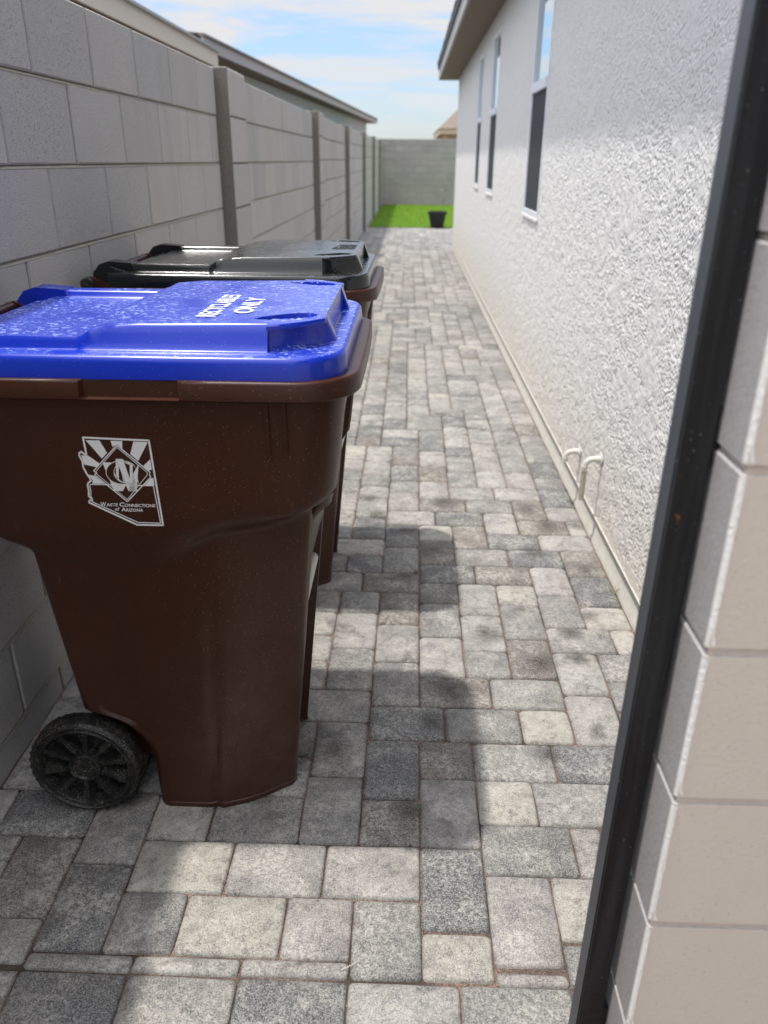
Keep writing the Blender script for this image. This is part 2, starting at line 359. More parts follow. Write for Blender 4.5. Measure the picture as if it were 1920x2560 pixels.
# ------------------------------------------------------------------ block walls
LB, HB = .4064, .2032
def block_mesh(L, Hh, D, bev=.004, rg=RNG):
    """box L(y) x D(x) x Hh(z), front face at +x"""
    j = lambda: rg.uniform(-.0012, .0012)
    l, h = L/2, Hh/2
    v = [(-D, -l, -h), (-D, l, -h), (-D, l, h), (-D, -l, h)]
    v += [(-bev+j()*.3, s*l, t*h) for s, t in ((-1, -1), (1, -1), (1, 1), (-1, 1))]
    v += [(j()*.6, s*(l-bev)+j(), t*(h-bev)+j()) for s, t in ((-1, -1), (1, -1), (1, 1), (-1, 1))]
    f = [(3, 2, 1, 0), (8, 9, 10, 11)]
    for b in (0, 4):
        for k in range(4): f.append((b+k, b+(k+1) % 4, b+4+(k+1) % 4, b+4+k))
    return v, f
def put_block(parent, name, m, cache, L, Hh, D, loc, rz, jit=.0015):
    k = (round(L, 3), round(Hh, 3), round(D, 3), RNG.randrange(3))
    if k not in cache:
        v, f = block_mesh(L, Hh, D); me = mk(name, v, f); me.materials.append(m); cache[k] = me
    o = bpy.data.objects.new(name, cache[k]); C.objects.link(o); o.parent = parent
    o.location = loc; o.rotation_euler = (RNG.uniform(-.002, .002), 0, rz+RNG.uniform(-.003, .003)); return o
Z0 = 1.2893
PIL = [(4.12, 4.52), (8.12, 8.52), (12.15, 12.55), (16.6, 17.0), (21.0, 21.4), (25.2, 25.6)]
def sec_top(y):
    k = sum(1 for p in PIL if y > p[0]); return [0, 0, .02, .05, .09, .13, .15][k]
m_cap = plain('cap_mortar', (.50, .47, .40), .9, .2, .2, 40, .004)
def boundary_wall():
    w = empty('boundary_wall', (-.912, 0, 0)); tag(w, 'long grey concrete block wall with pilasters behind the two wheeled bins', 'block wall')
    core = MB(); segs = [-1.6]+[p[0] for p in PIL]+[26.8]
    for a, b in zip(segs, segs[1:]):
        core.box(-.18, -.045, b-.014, b, -.04, 1.69); core.box(-.18, -.009, a, b-.0141 if b < 26 else b, -.04, 1.6957+sec_top((a+b)/2)-.004)
    for a, b in PIL: core.box(-.02, .0585, a+.004, b-.004, -.04, 1.6957+sec_top(b)-.002)
    core.obj('mortar', m_mortar, w)
    rows = []
    for m in range(-7, 2):
        z0, z1 = Z0+m*HB, Z0+(m+1)*HB
        if m == -7: z0 = -.03
        rows.append((m, z0, z1))
    blocks = []
    for m, z0, z1 in rows:
        off = 1.9318 + (LB/2 if (m % 2) else 0) - 6*LB
        y = off
        while y < 26.8:
            a, b = max(y, .25), min(y+LB, 26.8); y += LB
            if b-a < .03: continue
            mid = (a+b)/2; cut = False
            for p0, p1 in PIL:
                if a >= p0-.01 and b <= p1+.01: cut = True
                elif a < p0 < b: b = p0-.014
                elif a < p1 < b: a = p1
            if cut or b-a < .04: continue
            blocks.append((a, b, z0, z1, sec_top((a+b)/2), m))
    for p0, p1 in PIL:
        for m, z0, z1 in rows: blocks.append((p0, p1, z0, z1, sec_top(p1), 'p'))
    blocks.sort(key=lambda q: q[0]); cache = {}; fv, ff, fr = [], [], []; n = 0
    for a, b, z0, z1, dz, m in blocks:
        if m != 'p' and m == 1 or m == 'p' and z1 > 1.6: z1 = z1+dz*.0
        zz0, zz1 = z0+dz*(z0+.03)/1.7, z1+dz*(z1+.03)/1.7
        gap = .0042; L = b-a-.0095; Hh = zz1-zz0-gap*2; x = .064 if m == 'p' else RNG.uniform(-.001, .001); D = .082 if m == 'p' else .05
        loc = (x, (a+b)/2, (zz0+zz1)/2)
        if n < 299: put_block(w, 'block', m_block, cache, L, Hh, D, loc, 0); n += 1
        else:
            v, f = block_mesh(L, Hh, D); bb = len(fv); fv += [(p[0]+loc[0], p[1]+loc[1], p[2]+loc[2]) for p in v]
            ff += [tuple(k+bb for k in q) for q in f]; fr += [RNG.random()]*len(v)
    me = mk('block_field', fv, ff); at = me.attributes.new('pr', 'FLOAT', 'POINT'); at.data.foreach_set('value', fr); me.materials.append(m_block_far)
    tag(mesh_obj('block_field', me, None, w), kind='stuff')
    # squeezed mortar beads below each bed joint
    bead = MB()
    for m in range(-6, 2):
        z = Z0+m*HB-.0035; y = .4; prev = None
        pts = []
        while y < 8:
            r = .0042+.0016*mn.noise((y*9, m*3.1, 0)); pts.append((-.0035+.0015*mn.noise((y*14, m, 5)), y, z+.0005+.0012*mn.noise((y*6, m, 9)), r)); y += .05
        for a, b in zip(pts, pts[1:]):
            if any(p0-.05 < a[1] < p1+.02 for p0, p1 in PIL): continue
            bead.add([(a[0]+a[3], a[1], a[2]-.001), (b[0]+b[3], b[1], b[2]-.001), (b[0]-.007, b[1], b[2]+.005), (a[0]-.007, a[1], a[2]+.005), (a[0]-.007, a[1], a[2]-.006), (b[0]-.007, b[1], b[2]-.006)], [(0, 1, 2, 3), (4, 5, 1, 0)])
    bead.obj('mortar_bead', plain('mortar_pale', (.48, .45, .39), .95, .1, .3, 120, .002), w, smooth=True)
    for (p0, p1) in PIL[:4]:
        cap = MB(); cap.box(-.15, .058, p0+.01, p1-.02, 1.6957+sec_top(p1)-.012, 1.6957+sec_top(p1)+.003)
        cap.obj('mortar_cap', m_cap, w, bevel=.004)
boundary_wall()
def end_wall():
    w = empty('end_wall', (0, 26.85, 0)); tag(w, 'plain grey block wall closing the far end behind the green lawn', 'block wall')
    c = MB(); c.box(-1.3, 7.2, .006, .2, -.04, 1.90); c.obj('mortar', plain('end_mortar', (.28, .27, .255), .95), w)
    cache = {}
    for r in range(10):
        z0, z1 = r*.1905, (r+1)*.1905; x = -1.25-(.2 if r % 2 else 0)
        while x < 6.8:
            put_block(w, 'block', m_block_end, cache, .4, z1-z0-.009, .04, (x+.2, 0, (z0+z1)/2), -math.pi/2); x += LB
            if x > 3.0: x = 99
    cc = MB(); cc.box(3.2, 7.2, -.002, .005, 0, 1.9); tag(cc.obj('block_panel', m_block_end, w), kind='stuff')
end_wall()

# ------------------------------------------------------------------ house on the right
XW = .7317
m_stucco = Mat('white_stucco', rough=.85, spec=.25); _p = m_stucco.pos()
_sz = m_stucco.node('ShaderNodeSeparateXYZ'); m_stucco.l.new(_p, _sz.inputs[0])
_low = m_stucco.math('MULTIPLY', m_stucco.step(_sz.outputs['Z'], .62, .02), m_stucco.math('ADD', m_stucco.noise(_p, 7, 3), .15), clamp=True)
_c = m_stucco.mix(m_stucco.noise(_p, 25, 4), (.70, .686, .655), (.75, .733, .697))
m_stucco.color(m_stucco.mix(m_stucco.math('MULTIPLY', _low, .55), _c, (.66, .57, .43)))
m_stucco.bump(m_stucco.noise(_p, 420, 4, .7), .0012, .7); m_stucco = m_stucco.m
m_trim = plain('white_vinyl', (.80, .82, .86), .35, .5)
m_screen = plain('insect_screen', (.052, .054, .058), .75, .25, .15, 900)
m_glass = Mat('window_glass', (.42, .60, .63), .03, .9, .0); m_glass.b.inputs['Coat Weight'].default_value = 1; m_glass.b.inputs['IOR'].default_value = 2.1
m_glass.b.inputs['Metallic'].default_value = .75; m_glass = m_glass.m
m_fascia = plain('fascia_paint', (.36, .345, .335), .6, .4, .1, 20)
m_soffit = plain('soffit_paint', (.21, .175, .13), .8, .2, .12, 14)
m_tile = plain('roof_tile', (.07, .065, .065), .85, .2, .3, 30, .003)
WIN = [(4.735, 5.34, 1.018, 2.30), (7.40, 8.01, 1.048, 2.305), (9.0, 9.52, 1.06, 2.295)]
YE = 13.62
def stucco_field():
    rs = np.random.RandomState(5); n = 1024; cell = .0024
    fx = np.fft.fftfreq(n, cell); FX, FY = np.meshgrid(fx, fx)
    def band(f0, bw, ang, an):
        ca, sa = math.cos(ang), math.sin(ang); a = (FX*ca+FY*sa); b = (-FX*sa+FY*ca)/an
        rr = np.hypot(a, b); F = np.exp(-((rr-f0)/bw)**2); z = np.fft.ifft2(np.fft.fft2(rs.randn(n, n))*F).real
        return z/z.std()
    # trowelled strokes whose direction wanders over the wall
    RA = np.hypot(FX, FY)+1e-6; W1 = rs.randn(n, n)
    def frac(lo, hi, p, ang=0, an=1.0):
        ca, sa = math.cos(ang), math.sin(ang); a = (FX*ca+FY*sa); b = (-FX*sa+FY*ca)*an
        rr = np.hypot(a, b)+1e-6; F = rr**(-p)*np.exp(-(lo/rr)**2)*np.exp(-(rr/hi)**2)
        z = np.fft.ifft2(np.fft.fft2(rs.randn(n, n))*F).real; return z/z.std()
    m1 = 1/(1+np.exp(-5*frac(1.0, 9, 1))); m2 = 1/(1+np.exp(-5*frac(1.0, 9, 1)))
    h = m1*frac(56, 200, .6, R(32), 2.4)+(1-m1)*(m2*frac(56, 200, .6, R(-28), 2.6)+(1-m2)*frac(60, 200, .6, R(70), 2.0)); h /= h.std()
    gate = 1/(1+np.exp(-4*(frac(1.0, 16, 1)+.7)))
    E = 1/(1+np.exp(-9*(h-.45)))*(.35+.65*gate)          # torn lips of the trowelled coat
    D = np.zeros_like(E); run = np.zeros(n); k = math.exp(-cell/.0044)
    for _ in range(2):
        for r in range(n-1, -1, -1): run = np.maximum(E[r], run*k); D[r] = run
    det = frac(70, 190, .2)
    return (-D*.0032 + det*.00016 + frac(4, 25, .6)*.0007), n, cell
def stucco_wall(parent):
    F, n, cell = stucco_field()
    def axis(a, b, s0, s1, snaps):
        out = [a]
        while out[-1] < b:
            t = (out[-1]-a)/(b-a); out.append(out[-1]+s0+(s1-s0)*min(1, t*1.4))
        out = np.array(out); out[-1] = b
        for s in snaps:
            if a < s < b: out[np.argmin(abs(out-s))] = s
        return out
    Zt = 2.475; zb = .092
    for k, (a, b, s0, s1, dz) in enumerate(((2.0, 5.6, .0029, .0085, .0024), (5.6, YE, .014, .04, .009))):
        ys = axis(a, b, s0, s1, [q for w in WIN for q in w[:2]]); zs = axis(zb, Zt, dz, dz, [q for w in WIN for q in w[2:]])
        Y, Z = np.meshgrid(ys, zs); u = (Y/cell) % n; v = (Z/cell+137) % n
        i0, j0 = u.astype(int), v.astype(int); fu, fv = u-i0, v-j0; i1, j1 = (i0+1) % n, (j0+1) % n
        h = F[j0, i0]*(1-fu)*(1-fv)+F[j0, i1]*fu*(1-fv)+F[j1, i0]*(1-fu)*fv+F[j1, i1]*fu*fv
        X = (XW-.008)-h; X[0, :] = XW-.006
        vs = np.stack([X, Y, Z], -1).reshape(-1, 3); ny, nz = len(ys), len(zs)
        ii = np.arange(nz-1)[:, None]*ny+np.arange(ny-1)[None, :]
        yc = (ys[1:]+ys[:-1])/2; zc_ = (zs[1:]+zs[:-1])/2; keep = np.ones((nz-1, ny-1), bool)
        for w in WIN: keep &= ~(((yc > w[0]) & (yc < w[1]))[None, :] & ((zc_ > w[2]) & (zc_ < w[3]))[:, None])
        q = ii[keep]; fs = np.stack([q, q+ny, q+ny+1, q+1], -1)
        me = bpy.data.meshes.new('stucco_wall'); me.vertices.add(len(vs)); me.vertices.foreach_set('co', vs.ravel())
        me.loops.add(fs.size); me.loops.foreach_set('vertex_index', fs.ravel().astype(np.int32))
        me.polygons.add(len(fs)); me.polygons.foreach_set('loop_start', np.arange(0, fs.size, 4, dtype=np.int32)); me.polygons.foreach_set('loop_total', np.full(len(fs), 4, np.int32))
        me.polygons.foreach_set('use_smooth', np.ones(len(fs), bool)); me.update(); me.validate()
        mesh_obj('wall_face', me, m_stucco, parent)
def house():
    h = empty('stucco_house', (0, 0, 0)); tag(h, 'white rough stucco house wall with three tall windows on the right of the path', 'house')
    stucco_wall(h)
    b = MB()                                    # body behind the stucco skin (with window recesses left open)
    ys = [1.62]+[q for w in WIN for q in w[:2]]+[YE]
    for k in range(0, len(ys), 2): b.box(XW+.012, XW+.2, ys[k], ys[k+1], 0, 2.475)
    for w in WIN: b.box(XW+.012, XW+.2, w[0], w[1], 0, w[2]); b.box(XW+.012, XW+.2, w[0], w[1], w[3], 2.475)
    b.box(XW+.2, 9, 1.62, YE, 0, 2.475)
    b.box(XW-.006, 9, YE, YE+.015, .05, 2.45)
    b.obj('wall', m_stucco, h)
    st = MB(); y = 1.62
    pts = []
    while y < YE+.2:
        pts.append((y, .0016*mn.noise((y*7, 0, 0))+.0009*mn.noise((y*40, 3, 0)))); y += .03
    for (y0, e0), (y1, e1) in zip(pts, pts[1:]):
        xa, xb = XW-.005+e0, XW-.005+e1
        st.add([(xa-.007, y0, -.03), (xb-.007, y1, -.03), (xb-.007+e1, y1, .004+e1*2), (xa-.007+e0, y0, .004+e0*2), (xb-.001, y1, .008), (xa-.001, y0, .008), (XW+.001, y1, .096), (XW+.001, y0, .096)],
               [(0, 3, 2, 1), (3, 5, 4, 2), (5, 7, 6, 4)])
    st.obj('foundation', plain('painted_foundation', (.47, .45, .40), .7, .3, .18, 30, .002), h, smooth=True)
    sc = MB(); sc.box(XW-.013, XW+.01, 1.62, YE, .0885, .0922); sc.obj('weep_screed', plain('screed_metal', (.52, .50, .45), .5), h)
    # windows
    for k, (y0, y1, z0, z1) in enumerate(WIN):
        w = empty('window', (XW, (y0+y1)/2, z0), h)
        hy = (y1-y0)/2; zh = z1-z0; zm = 1.695-z0; x = .010
        fr = MB(); t = .028
        fr.box(-.012, .05, -hy-.004, -hy+t, -.004, zh+.004); fr.box(-.012, .05, hy-t, hy+.004, -.004, zh+.004)
        fr.box(-.0115, .05, -hy+t, hy-t, zh-t, zh+.004); fr.box(-.0115, .05, -hy+t, hy-t, -.004, t)
        fr.obj('frame', m_trim, w, bevel=.002)
        rail = MB(); rail.box(-.020, .03, -hy+t, hy-t, zm-.024, zm+.030); rail.obj('meeting_rail', m_trim, w, bevel=.003)
        g = MB(); g.box(.006, .012, -hy+t, hy-t, zm+.030, zh-t); g.obj('pane', m_glass, w)
        s = MB(); s.box(-.004, .002, -hy+t, hy-t, t, zm-.024); s.obj('screen', m_screen, w)
        sl = MB(); sl.box(-.019, .03, -hy-.015, hy+.015, -.026, -.0045); sl.obj('sill', m_stucco, w, bevel=.004)
        rm = MB(); rm.box(.10, .11, -hy, hy, 0, zh); rm.obj('backing', plain('dark_room', (.03, .03, .03), .9), w)
    # eave: soffit, fascia, roof tiles along the edge, roof slope
    xe, ye = .400, YE+.40
    so = MB(); so.box(.447, 1.0, -2, ye-.04, 2.455, 2.472); so.box(1.0, 9, YE+.016, ye-.04, 2.455, 2.472); so.obj('soffit', m_soffit, h)
    fa = MB(); fa.box(.425, .446, -2, ye-.02, 2.452, 2.61); fa.box(.446, 9, ye-.039, ye-.018, 2.452, 2.61); fa.obj('fascia', m_fascia, h, bevel=.003)
    bb = MB(); bb.box(.406, .424, -2, ye-.01, 2.592, 2.665); bb.obj('drip_edge', plain('drip_metal', (.035, .035, .038), .6), h)
    rf = MB(); sl = .30
    rf.add([(xe+.01, -2, 2.68), (xe+.01, ye, 2.68), (9, ye, 2.68), (9, -2, 2.68), (4.2, -2, 2.68+sl*3.8), (4.2, ye-3.8, 2.68+sl*3.8), (9, ye-3.8, 2.68+sl*3.8)],
           [(0, 1, 5, 4), (1, 2, 6, 5), (0, 4, 3), (0, 3, 2, 1)])
    rf.obj('roof', m_tile, h)
    y = 1.0; tm = None
    while y < ye-.05:
        if tm is None:
            q = MB(); q.box(0, .30, .002, .298, 0, .03); tm = q.mesh('roof_tile', bevel=.006)
            for vv in tm.vertices: vv.co.z += vv.co.x*sl
            tm.materials.append(m_tile)
        o = mesh_obj('roof_tile', tm, None, h, (xe+RNG.uniform(-.003, .003), y, 2.668)); y += .30
house()
# condensate drain pipes
m_pvc = plain('cream_pvc', (.66, .64, .56), .4, .4, .1, 30); m_pvc_old = plain('yellowed_pvc', (.50, .47, .36), .5, .35, .2, 25)
def drain(y, z, drop, out, label):
    p = empty('drain_pipe', (XW-.01, y, z)); tag(p, label, 'pipe', 'drain pipes on the stucco wall')
    r = .0105; b = MB(); pts = [(.03, 0, 0), (-out+.028, 0, 0)]
    for k in range(1, 7):
        a = R(15*k); pts.append((-out+.028-.028*math.sin(a), 0, -.028+.028*math.cos(a)))
    b.tube(pts, r, 16); b.obj('elbow', m_pvc, p, ang=40)
    c = MB(); c.tube([(-out, 0, -.026), (-out, 0, -.044)], r*1.22, 16); c.obj('coupling', m_pvc, p, ang=40)
    c = MB(); c.tube([(-out+.034, 0, 0), (-out+.054, 0, 0)], r*1.2, 16); c.obj('coupling', m_pvc, p, ang=40)
    d = MB(); d.tube([(-out, 0, -.040), (-out, 0, -.040-drop), (-out, 0, -.038-drop)], [r, r, r*.75], 16); d.obj('downpipe', m_pvc_old, p, ang=40)
    q = MB(); vs = []
    for k in range(10):
        a = 2*math.pi*k/10; rr = .026*(1+.35*mn.noise((k*1.7, y, 0))); vs.append((-.002, rr*math.cos(a), rr*math.sin(a)))
    q.add(vs+[(-.012, 0, 0)], [(k, (k+1) % 10, 10) for k in range(10)]); q.obj('patch', plain('patch_plaster', (.70, .71, .71), .8), p, smooth=True)
drain(3.07, .225, .004, .058, 'shorter cream plastic drain elbow farther along the stucco wall near its base')
drain(2.725, .318, .120, .058, 'cream plastic drain elbow with a yellowed downpipe, nearer one on the stucco wall')

# ------------------------------------------------------------------ gate pier and post at the right edge
m_pierside = block_mat('pier_side_block', (.36, .345, .34), (.42, .40, .39), .8)
def pier():
    p = empty('gate_pier', (.318, .70, 0)); tag(p, 'tan painted concrete block pier at the right edge beside the black gate post', 'pier')
    core = MB(); core.box(.005, .6, .0035, .194, -.04, 2.0); core.obj('mortar', plain('pier_mortar', (.66, .57, .485), .9, .2, .15, 60, .002), p)
    M = Mat('painted_pier_block', rough=.8, spec=.25)
    nz = M.node('ShaderNodeSeparateXYZ'); M.l.new(M.node('ShaderNodeTexCoord').outputs['Normal'], nz.inputs[0])
    po = M.pos(); front = M.step(M.math('MULTIPLY', nz.outputs['Y'], -1.0), .35, .6)
    paint = M.mix(M.noise(po, 14, 4), (.74, .655, .555), (.77, .685, .585))
    g = M.mix(M.noise(po, 7, 3), (.33, .315, .31), (.40, .38, .37)); g = M.mix(M.math('MULTIPLY', M.step(M.noise(po, 420, 3, .7), .5, .62), .35), g, (.62, .60, .58))
    pt = M.step(M.noise(po, 230, 3, .7), .40, .32); g = M.mix(M.math('MULTIPLY', pt, .6), g, (.11, .105, .10))
    M.color(M.mix(front, g, paint)); M.bump(M.noise(po, 150, 4, .6), .0010, .8)
    M.bump(M.math('MULTIPLY', M.step(M.noise(M.map(po, (1, 1, 1.8)), 170, 4, .65), .36, .31), -1.0), .0010)
    chip = plain('raw_chip', (.90, .89, .86), .9, .2, .1, 200, .002)
    zs = [1.047+.2035*k for k in range(-5, 5)]
    for k, z in enumerate(zs[:-1]):
        z0, z1 = z+.0035, z+.2035-.0035
        a = MB(); L = .397 if k % 2 else .196
        bv = []
        e = .003
        a.add([(0, e, z0+.002), (0, e, z1-.002), (e*1.2, 0, z0+.002), (e*1.2, 0, z1-.002), (L, 0, z0+.002), (L, 0, z1-.002), (L, .2, z0), (L, .2, z1), (0, .2, z0+.002), (0, .2, z1-.002), (.004, .006, z0-.001), (.004, .006, z1+.001), (L, .006, z0-.001), (L, .006, z1+.001), (.004, .2, z0-.001), (.004, .2, z1+.001)],
              [(0, 2, 3, 1), (2, 4, 5, 3), (8, 0, 1, 9), (4, 12, 13, 5), (2, 0, 10), (4, 2, 10, 12), (1, 3, 11), (3, 5, 13, 11), (0, 8, 14, 10), (9, 1, 11, 15), (10, 14, 6, 12), (15, 11, 13, 7), (8, 9, 15, 14), (12, 6, 7, 13)])
        me = a.mesh('block'); bm = bmesh.new(); bm.from_mesh(me); bmesh.ops.recalc_face_normals(bm, faces=bm.faces); bm.to_mesh(me); bm.free()
        mesh_obj('block', me, M.m, p)
        b2 = MB(); b2.box(L+.006, .6, 0, .2, z0, z1); b2.obj('block', M.m, p, bevel=.003)
        # ragged chipped arris where the paint stops
        c = MB(); n = 46; pr = None
        for q in range(n+1):
            zz_ = z0+.004+(z1-z0-.008)*q/n; w = .0022+.0018*abs(mn.noise((zz_*160, k, 0)))+.0030*max(0, mn.noise((zz_*55, k*3.3, 4))-.25)+(.005*max(0, 1-q/4))
            cur = [(-.0003, e+.0009, zz_), (e*.45, -.0002+e*.45, zz_), (e*.9+w, -.0007, zz_+.0006*mn.noise((zz_*300, 1, 1)))]
            if pr: c.add(pr+cur, [(0, 1, 4, 3), (1, 2, 5, 4)])
            pr = cur
        c.obj('chipped_edge', chip, p, smooth=True)
pier()
m_steel = Mat('black_steel', (.012, .012, .013), .38, .35); _p = m_steel.pos()
_st = m_steel.noise(m_steel.map(_p, (60, 60, 3)), 1.0, 4, .6)
_c = m_steel.mix(m_steel.step(_st, .45, .75), (.009, .009, .010), (.030, .032, .034))
_c = m_steel.mix(m_steel.step(m_steel.noise(m_steel.map(_p, (1, 1, .45)), 75, 4, .6), .70, .77), _c, (.24, .075, .025))
_c = m_steel.mix(m_steel.step(m_steel.noise(_p, 260, 2, .6), .71, .76), _c, (.45, .45, .43))
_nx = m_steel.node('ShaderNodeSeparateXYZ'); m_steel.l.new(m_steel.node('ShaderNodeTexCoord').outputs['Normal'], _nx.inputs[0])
_c = m_steel.mix(m_steel.math('MULTIPLY', m_steel.step(m_steel.math('MULTIPLY', _nx.outputs['X'], -1.0), .5, .9), m_steel.math('ADD', .35, m_steel.math('MULTIPLY', _st, .5))), _c, (.12, .128, .14))   # grazing sheen on the side towards the path, painted in as streaky grey
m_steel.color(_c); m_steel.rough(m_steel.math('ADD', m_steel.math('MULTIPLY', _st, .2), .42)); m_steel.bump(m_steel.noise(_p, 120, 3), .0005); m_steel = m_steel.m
def post():
    p = empty('gate_post', (.272, .765, 0)); tag(p, 'black square steel gate post with rust specks at the right edge', 'gate post')
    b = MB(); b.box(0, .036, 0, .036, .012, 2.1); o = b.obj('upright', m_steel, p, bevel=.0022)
    for z in (.10, 1.02, 1.9):
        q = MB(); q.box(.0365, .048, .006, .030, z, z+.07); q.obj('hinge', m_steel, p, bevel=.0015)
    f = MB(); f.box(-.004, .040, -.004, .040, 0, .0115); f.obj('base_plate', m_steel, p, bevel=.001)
    p.rotation_euler = (0, R(.35), 0)
post()

# ------------------------------------------------------------------ wheeled bins
m_brown = Mat('brown_plastic', (.03, .012, .007), .32, .34); _p = m_brown.objc()
_d = m_brown.vor(_p, 210); _keep = m_brown.step(m_brown.noise(_p, 130, 2, .6), .50, .57)
_sp = m_brown.math('MULTIPLY', m_brown.step(_d, .17, .10), _keep)
_zs = m_brown.node('ShaderNodeSeparateXYZ'); m_brown.l.new(_p, _zs.inputs[0])
_sp = m_brown.math('MULTIPLY', _sp, m_brown.math('ADD', .35, m_brown.math('MULTIPLY', m_brown.step(_zs.outputs['X'], -.05, .12), 1.0)), clamp=True)
_dust = m_brown.math('MULTIPLY', m_brown.math('ADD', .4, m_brown.math('MULTIPLY', m_brown.step(_zs.outputs['X'], .0, .12), 1.4)), m_brown.math('MULTIPLY', m_brown.math('MULTIPLY', m_brown.step(m_brown.noise(_p, 9, 5, .7), .3, .7), m_brown.step(_zs.outputs['Z'], .95, .0)), .055))
_c = m_brown.mix(m_brown.noise(_p, 4, 3), (.034, .0095, .0036), (.046, .0140, .0062))
_scf = m_brown.math('MULTIPLY', m_brown.step(m_brown.noise(m_brown.map(_p, (70, 70, 5), (.15, .1, 0)), 1.0, 5, .65), .62, .72), m_brown.step(m_brown.noise(_p, 3.0, 2), .45, .6)); _c = m_brown.mix(m_brown.math('MULTIPLY', _scf, .10), _c, (.30, .24, .20))
_c = m_brown.mix(_dust, _c, (.30, .24, .19)); m_brown.color(m_brown.mix(m_brown.math('MULTIPLY', _sp, .6), _c, (.36, .29, .23)))
m_brown.rough(m_brown.math('ADD', .30, m_brown.math('MULTIPLY', m_brown.noise(_p, 22, 4), .16))); m_brown.bump(m_brown.noise(_p, 700, 2), .0003, .4); m_brown.bump(m_brown.noise(_p, 5, 2), .002, .15); m_brown = m_brown.m
def lid_mat(name, col, spot, amt, rough):
    M = Mat(name, col, rough, .5); p = M.objc(); up = M.step(M.upz(), .80, .95)
    v = M.map(p, (1.0, 1.3, 1)); n = M.noise(v, 88, 3, .55, .8); reg = M.step(M.noise(p, 6.5, 3, .55, .6), .36, .50)
    d = M.math('MULTIPLY', M.math('MULTIPLY', M.step(n, .575, .63), up), M.math('ADD', M.math('MULTIPLY', reg, .9), .03))
    film = M.math('MULTIPLY', M.math('MULTIPLY', reg, up), .08)
    fine = M.math('MULTIPLY', M.step(M.vor(p, 260), .17, .10), M.step(M.noise(p, 160, 2), .54, .6))
    c = M.mix(film, col, spot); c = M.mix(M.math('MULTIPLY', d, amt, clamp=True), c, spot); c = M.mix(M.math('MULTIPLY', fine, .45), c, spot)
    M.color(c); M.rough(M.math('ADD', rough, M.math('MULTIPLY', M.math('MAXIMUM', d, film), .35))); M.bump(M.noise(p, 3.5, 1), .004, .12); return M.m
m_blue = lid_mat('blue_lid_plastic', (.0045, .028, .40), (.42, .52, .86), .62, .22)
m_blackgreen = lid_mat('dark_green_lid_plastic', (.0075, .0095, .0090), (.20, .195, .185), .5, .16)
m_tyre = Mat('black_wheel_plastic', (.010, .010, .010), .45, .4); _p = m_tyre.pos()
_n = m_tyre.math('MULTIPLY', m_tyre.step(m_tyre.noise(_p, 420, 3, .75), .56, .66), m_tyre.step(m_tyre.noise(_p, 28, 3), .40, .58)); m_tyre.color(m_tyre.mix(m_tyre.math('MULTIPLY', _n, .95), (.008, .008, .008), (.36, .33, .28))); m_tyre.bump(m_tyre.noise(_p, 160, 3), .0006); m_tyre = m_tyre.m
m_white = plain('white_print', (.72, .72, .71), .5, .4, .06, 60)

def sm(t): t = max(0., min(1., t)); return t*t*(3-2*t)
def hwU(z): return .27+(z-.66)*.0667
def body_half():
    """upper / lower outline parameters of the near half, back centre to front centre"""
    L = []
    for t in (0, .3, .6, .9): L.append(('B', t))
    for k in range(1, 5): L.append(('BC', k/4))
    for k in range(1, 19): L.append(('S', k/18))
    for k in range(1, 11): L.append(('FC', k/10))
    for y in (.175, .166, .158, .150, .122, .114, .106, .098, .05, .0): L.append(('F', y))
    return L
PL = body_half()
def upper(p, z):
    hw = hwU(z); xf = .35-(.96-z)*.115; xb = -.33+(.96-z)*.12; r = .085; rb = .035
    k, t = p
    if k == 'B': return xb, -(hw-rb)*t/.9*1.0
    if k == 'BC': a = math.pi/2*t; return xb+rb-rb*math.cos(a), -(hw-rb)-rb*math.sin(a)
    if k == 'S': return (xb+rb)+((xf-r)-(xb+rb))*t, -hw
    if k == 'FC': a = math.pi/2*t; return xf-r+r*math.sin(a), -(hw-r)-r*math.cos(a)
    rec = .046*sm((.165-t)/.012+.3)*sm((.905-z)/.03)*sm((z-.70)/.03)
    return xf-rec, -min(t, hw-r)
WC, WZ, WR = -.217, .1235, .1175
def lower(p, z):
    hw = .200+.042*z/.6; xf = .215+.055*z/.6; r = .105
    if z >= WZ+.139: xb = -.21-.03*(z-.283)/.39
    elif z > WZ: xb = WC+math.sqrt(max(0, .139**2-(z-WZ)**2))
    else: xb = WC+.139
    xb = min(xb, -.066); rb = .03
    k, t = p
    if k == 'B': return xb, -(hw-rb)*t/.9
    if k == 'BC': a = math.pi/2*t; return xb+rb-rb*math.cos(a), -(hw-rb)-rb*math.sin(a)
    if k == 'S':
        x = (xb+rb)+((xf-.150)-(xb+rb))*t; g = .007*sm((-.075-x)/.012)*sm((.60-z)/.06); g2 = .006*sm(1-abs(x-(xf-.165))/.012)*sm((.6-z)/.1)
        return x, -hw+g+g2
    if k == 'FC':
        c = [(xf-.150, -hw), (xf-.085, -(hw-.024)), (xf-.010, -(hw-.076)), (xf-.003, -(hw-.085)), (xf, -(hw-.098))]
        q = t*4; i = min(3, int(q)); f = q-i
        return c[i][0]*(1-f)+c[i+1][0]*f, c[i][1]*(1-f)+c[i+1][1]*f
    rec = .05*sm((.112-t)/.012+.2)*sm((.585-z)/.10)
    return xf-rec, -min(t, hw-.098)
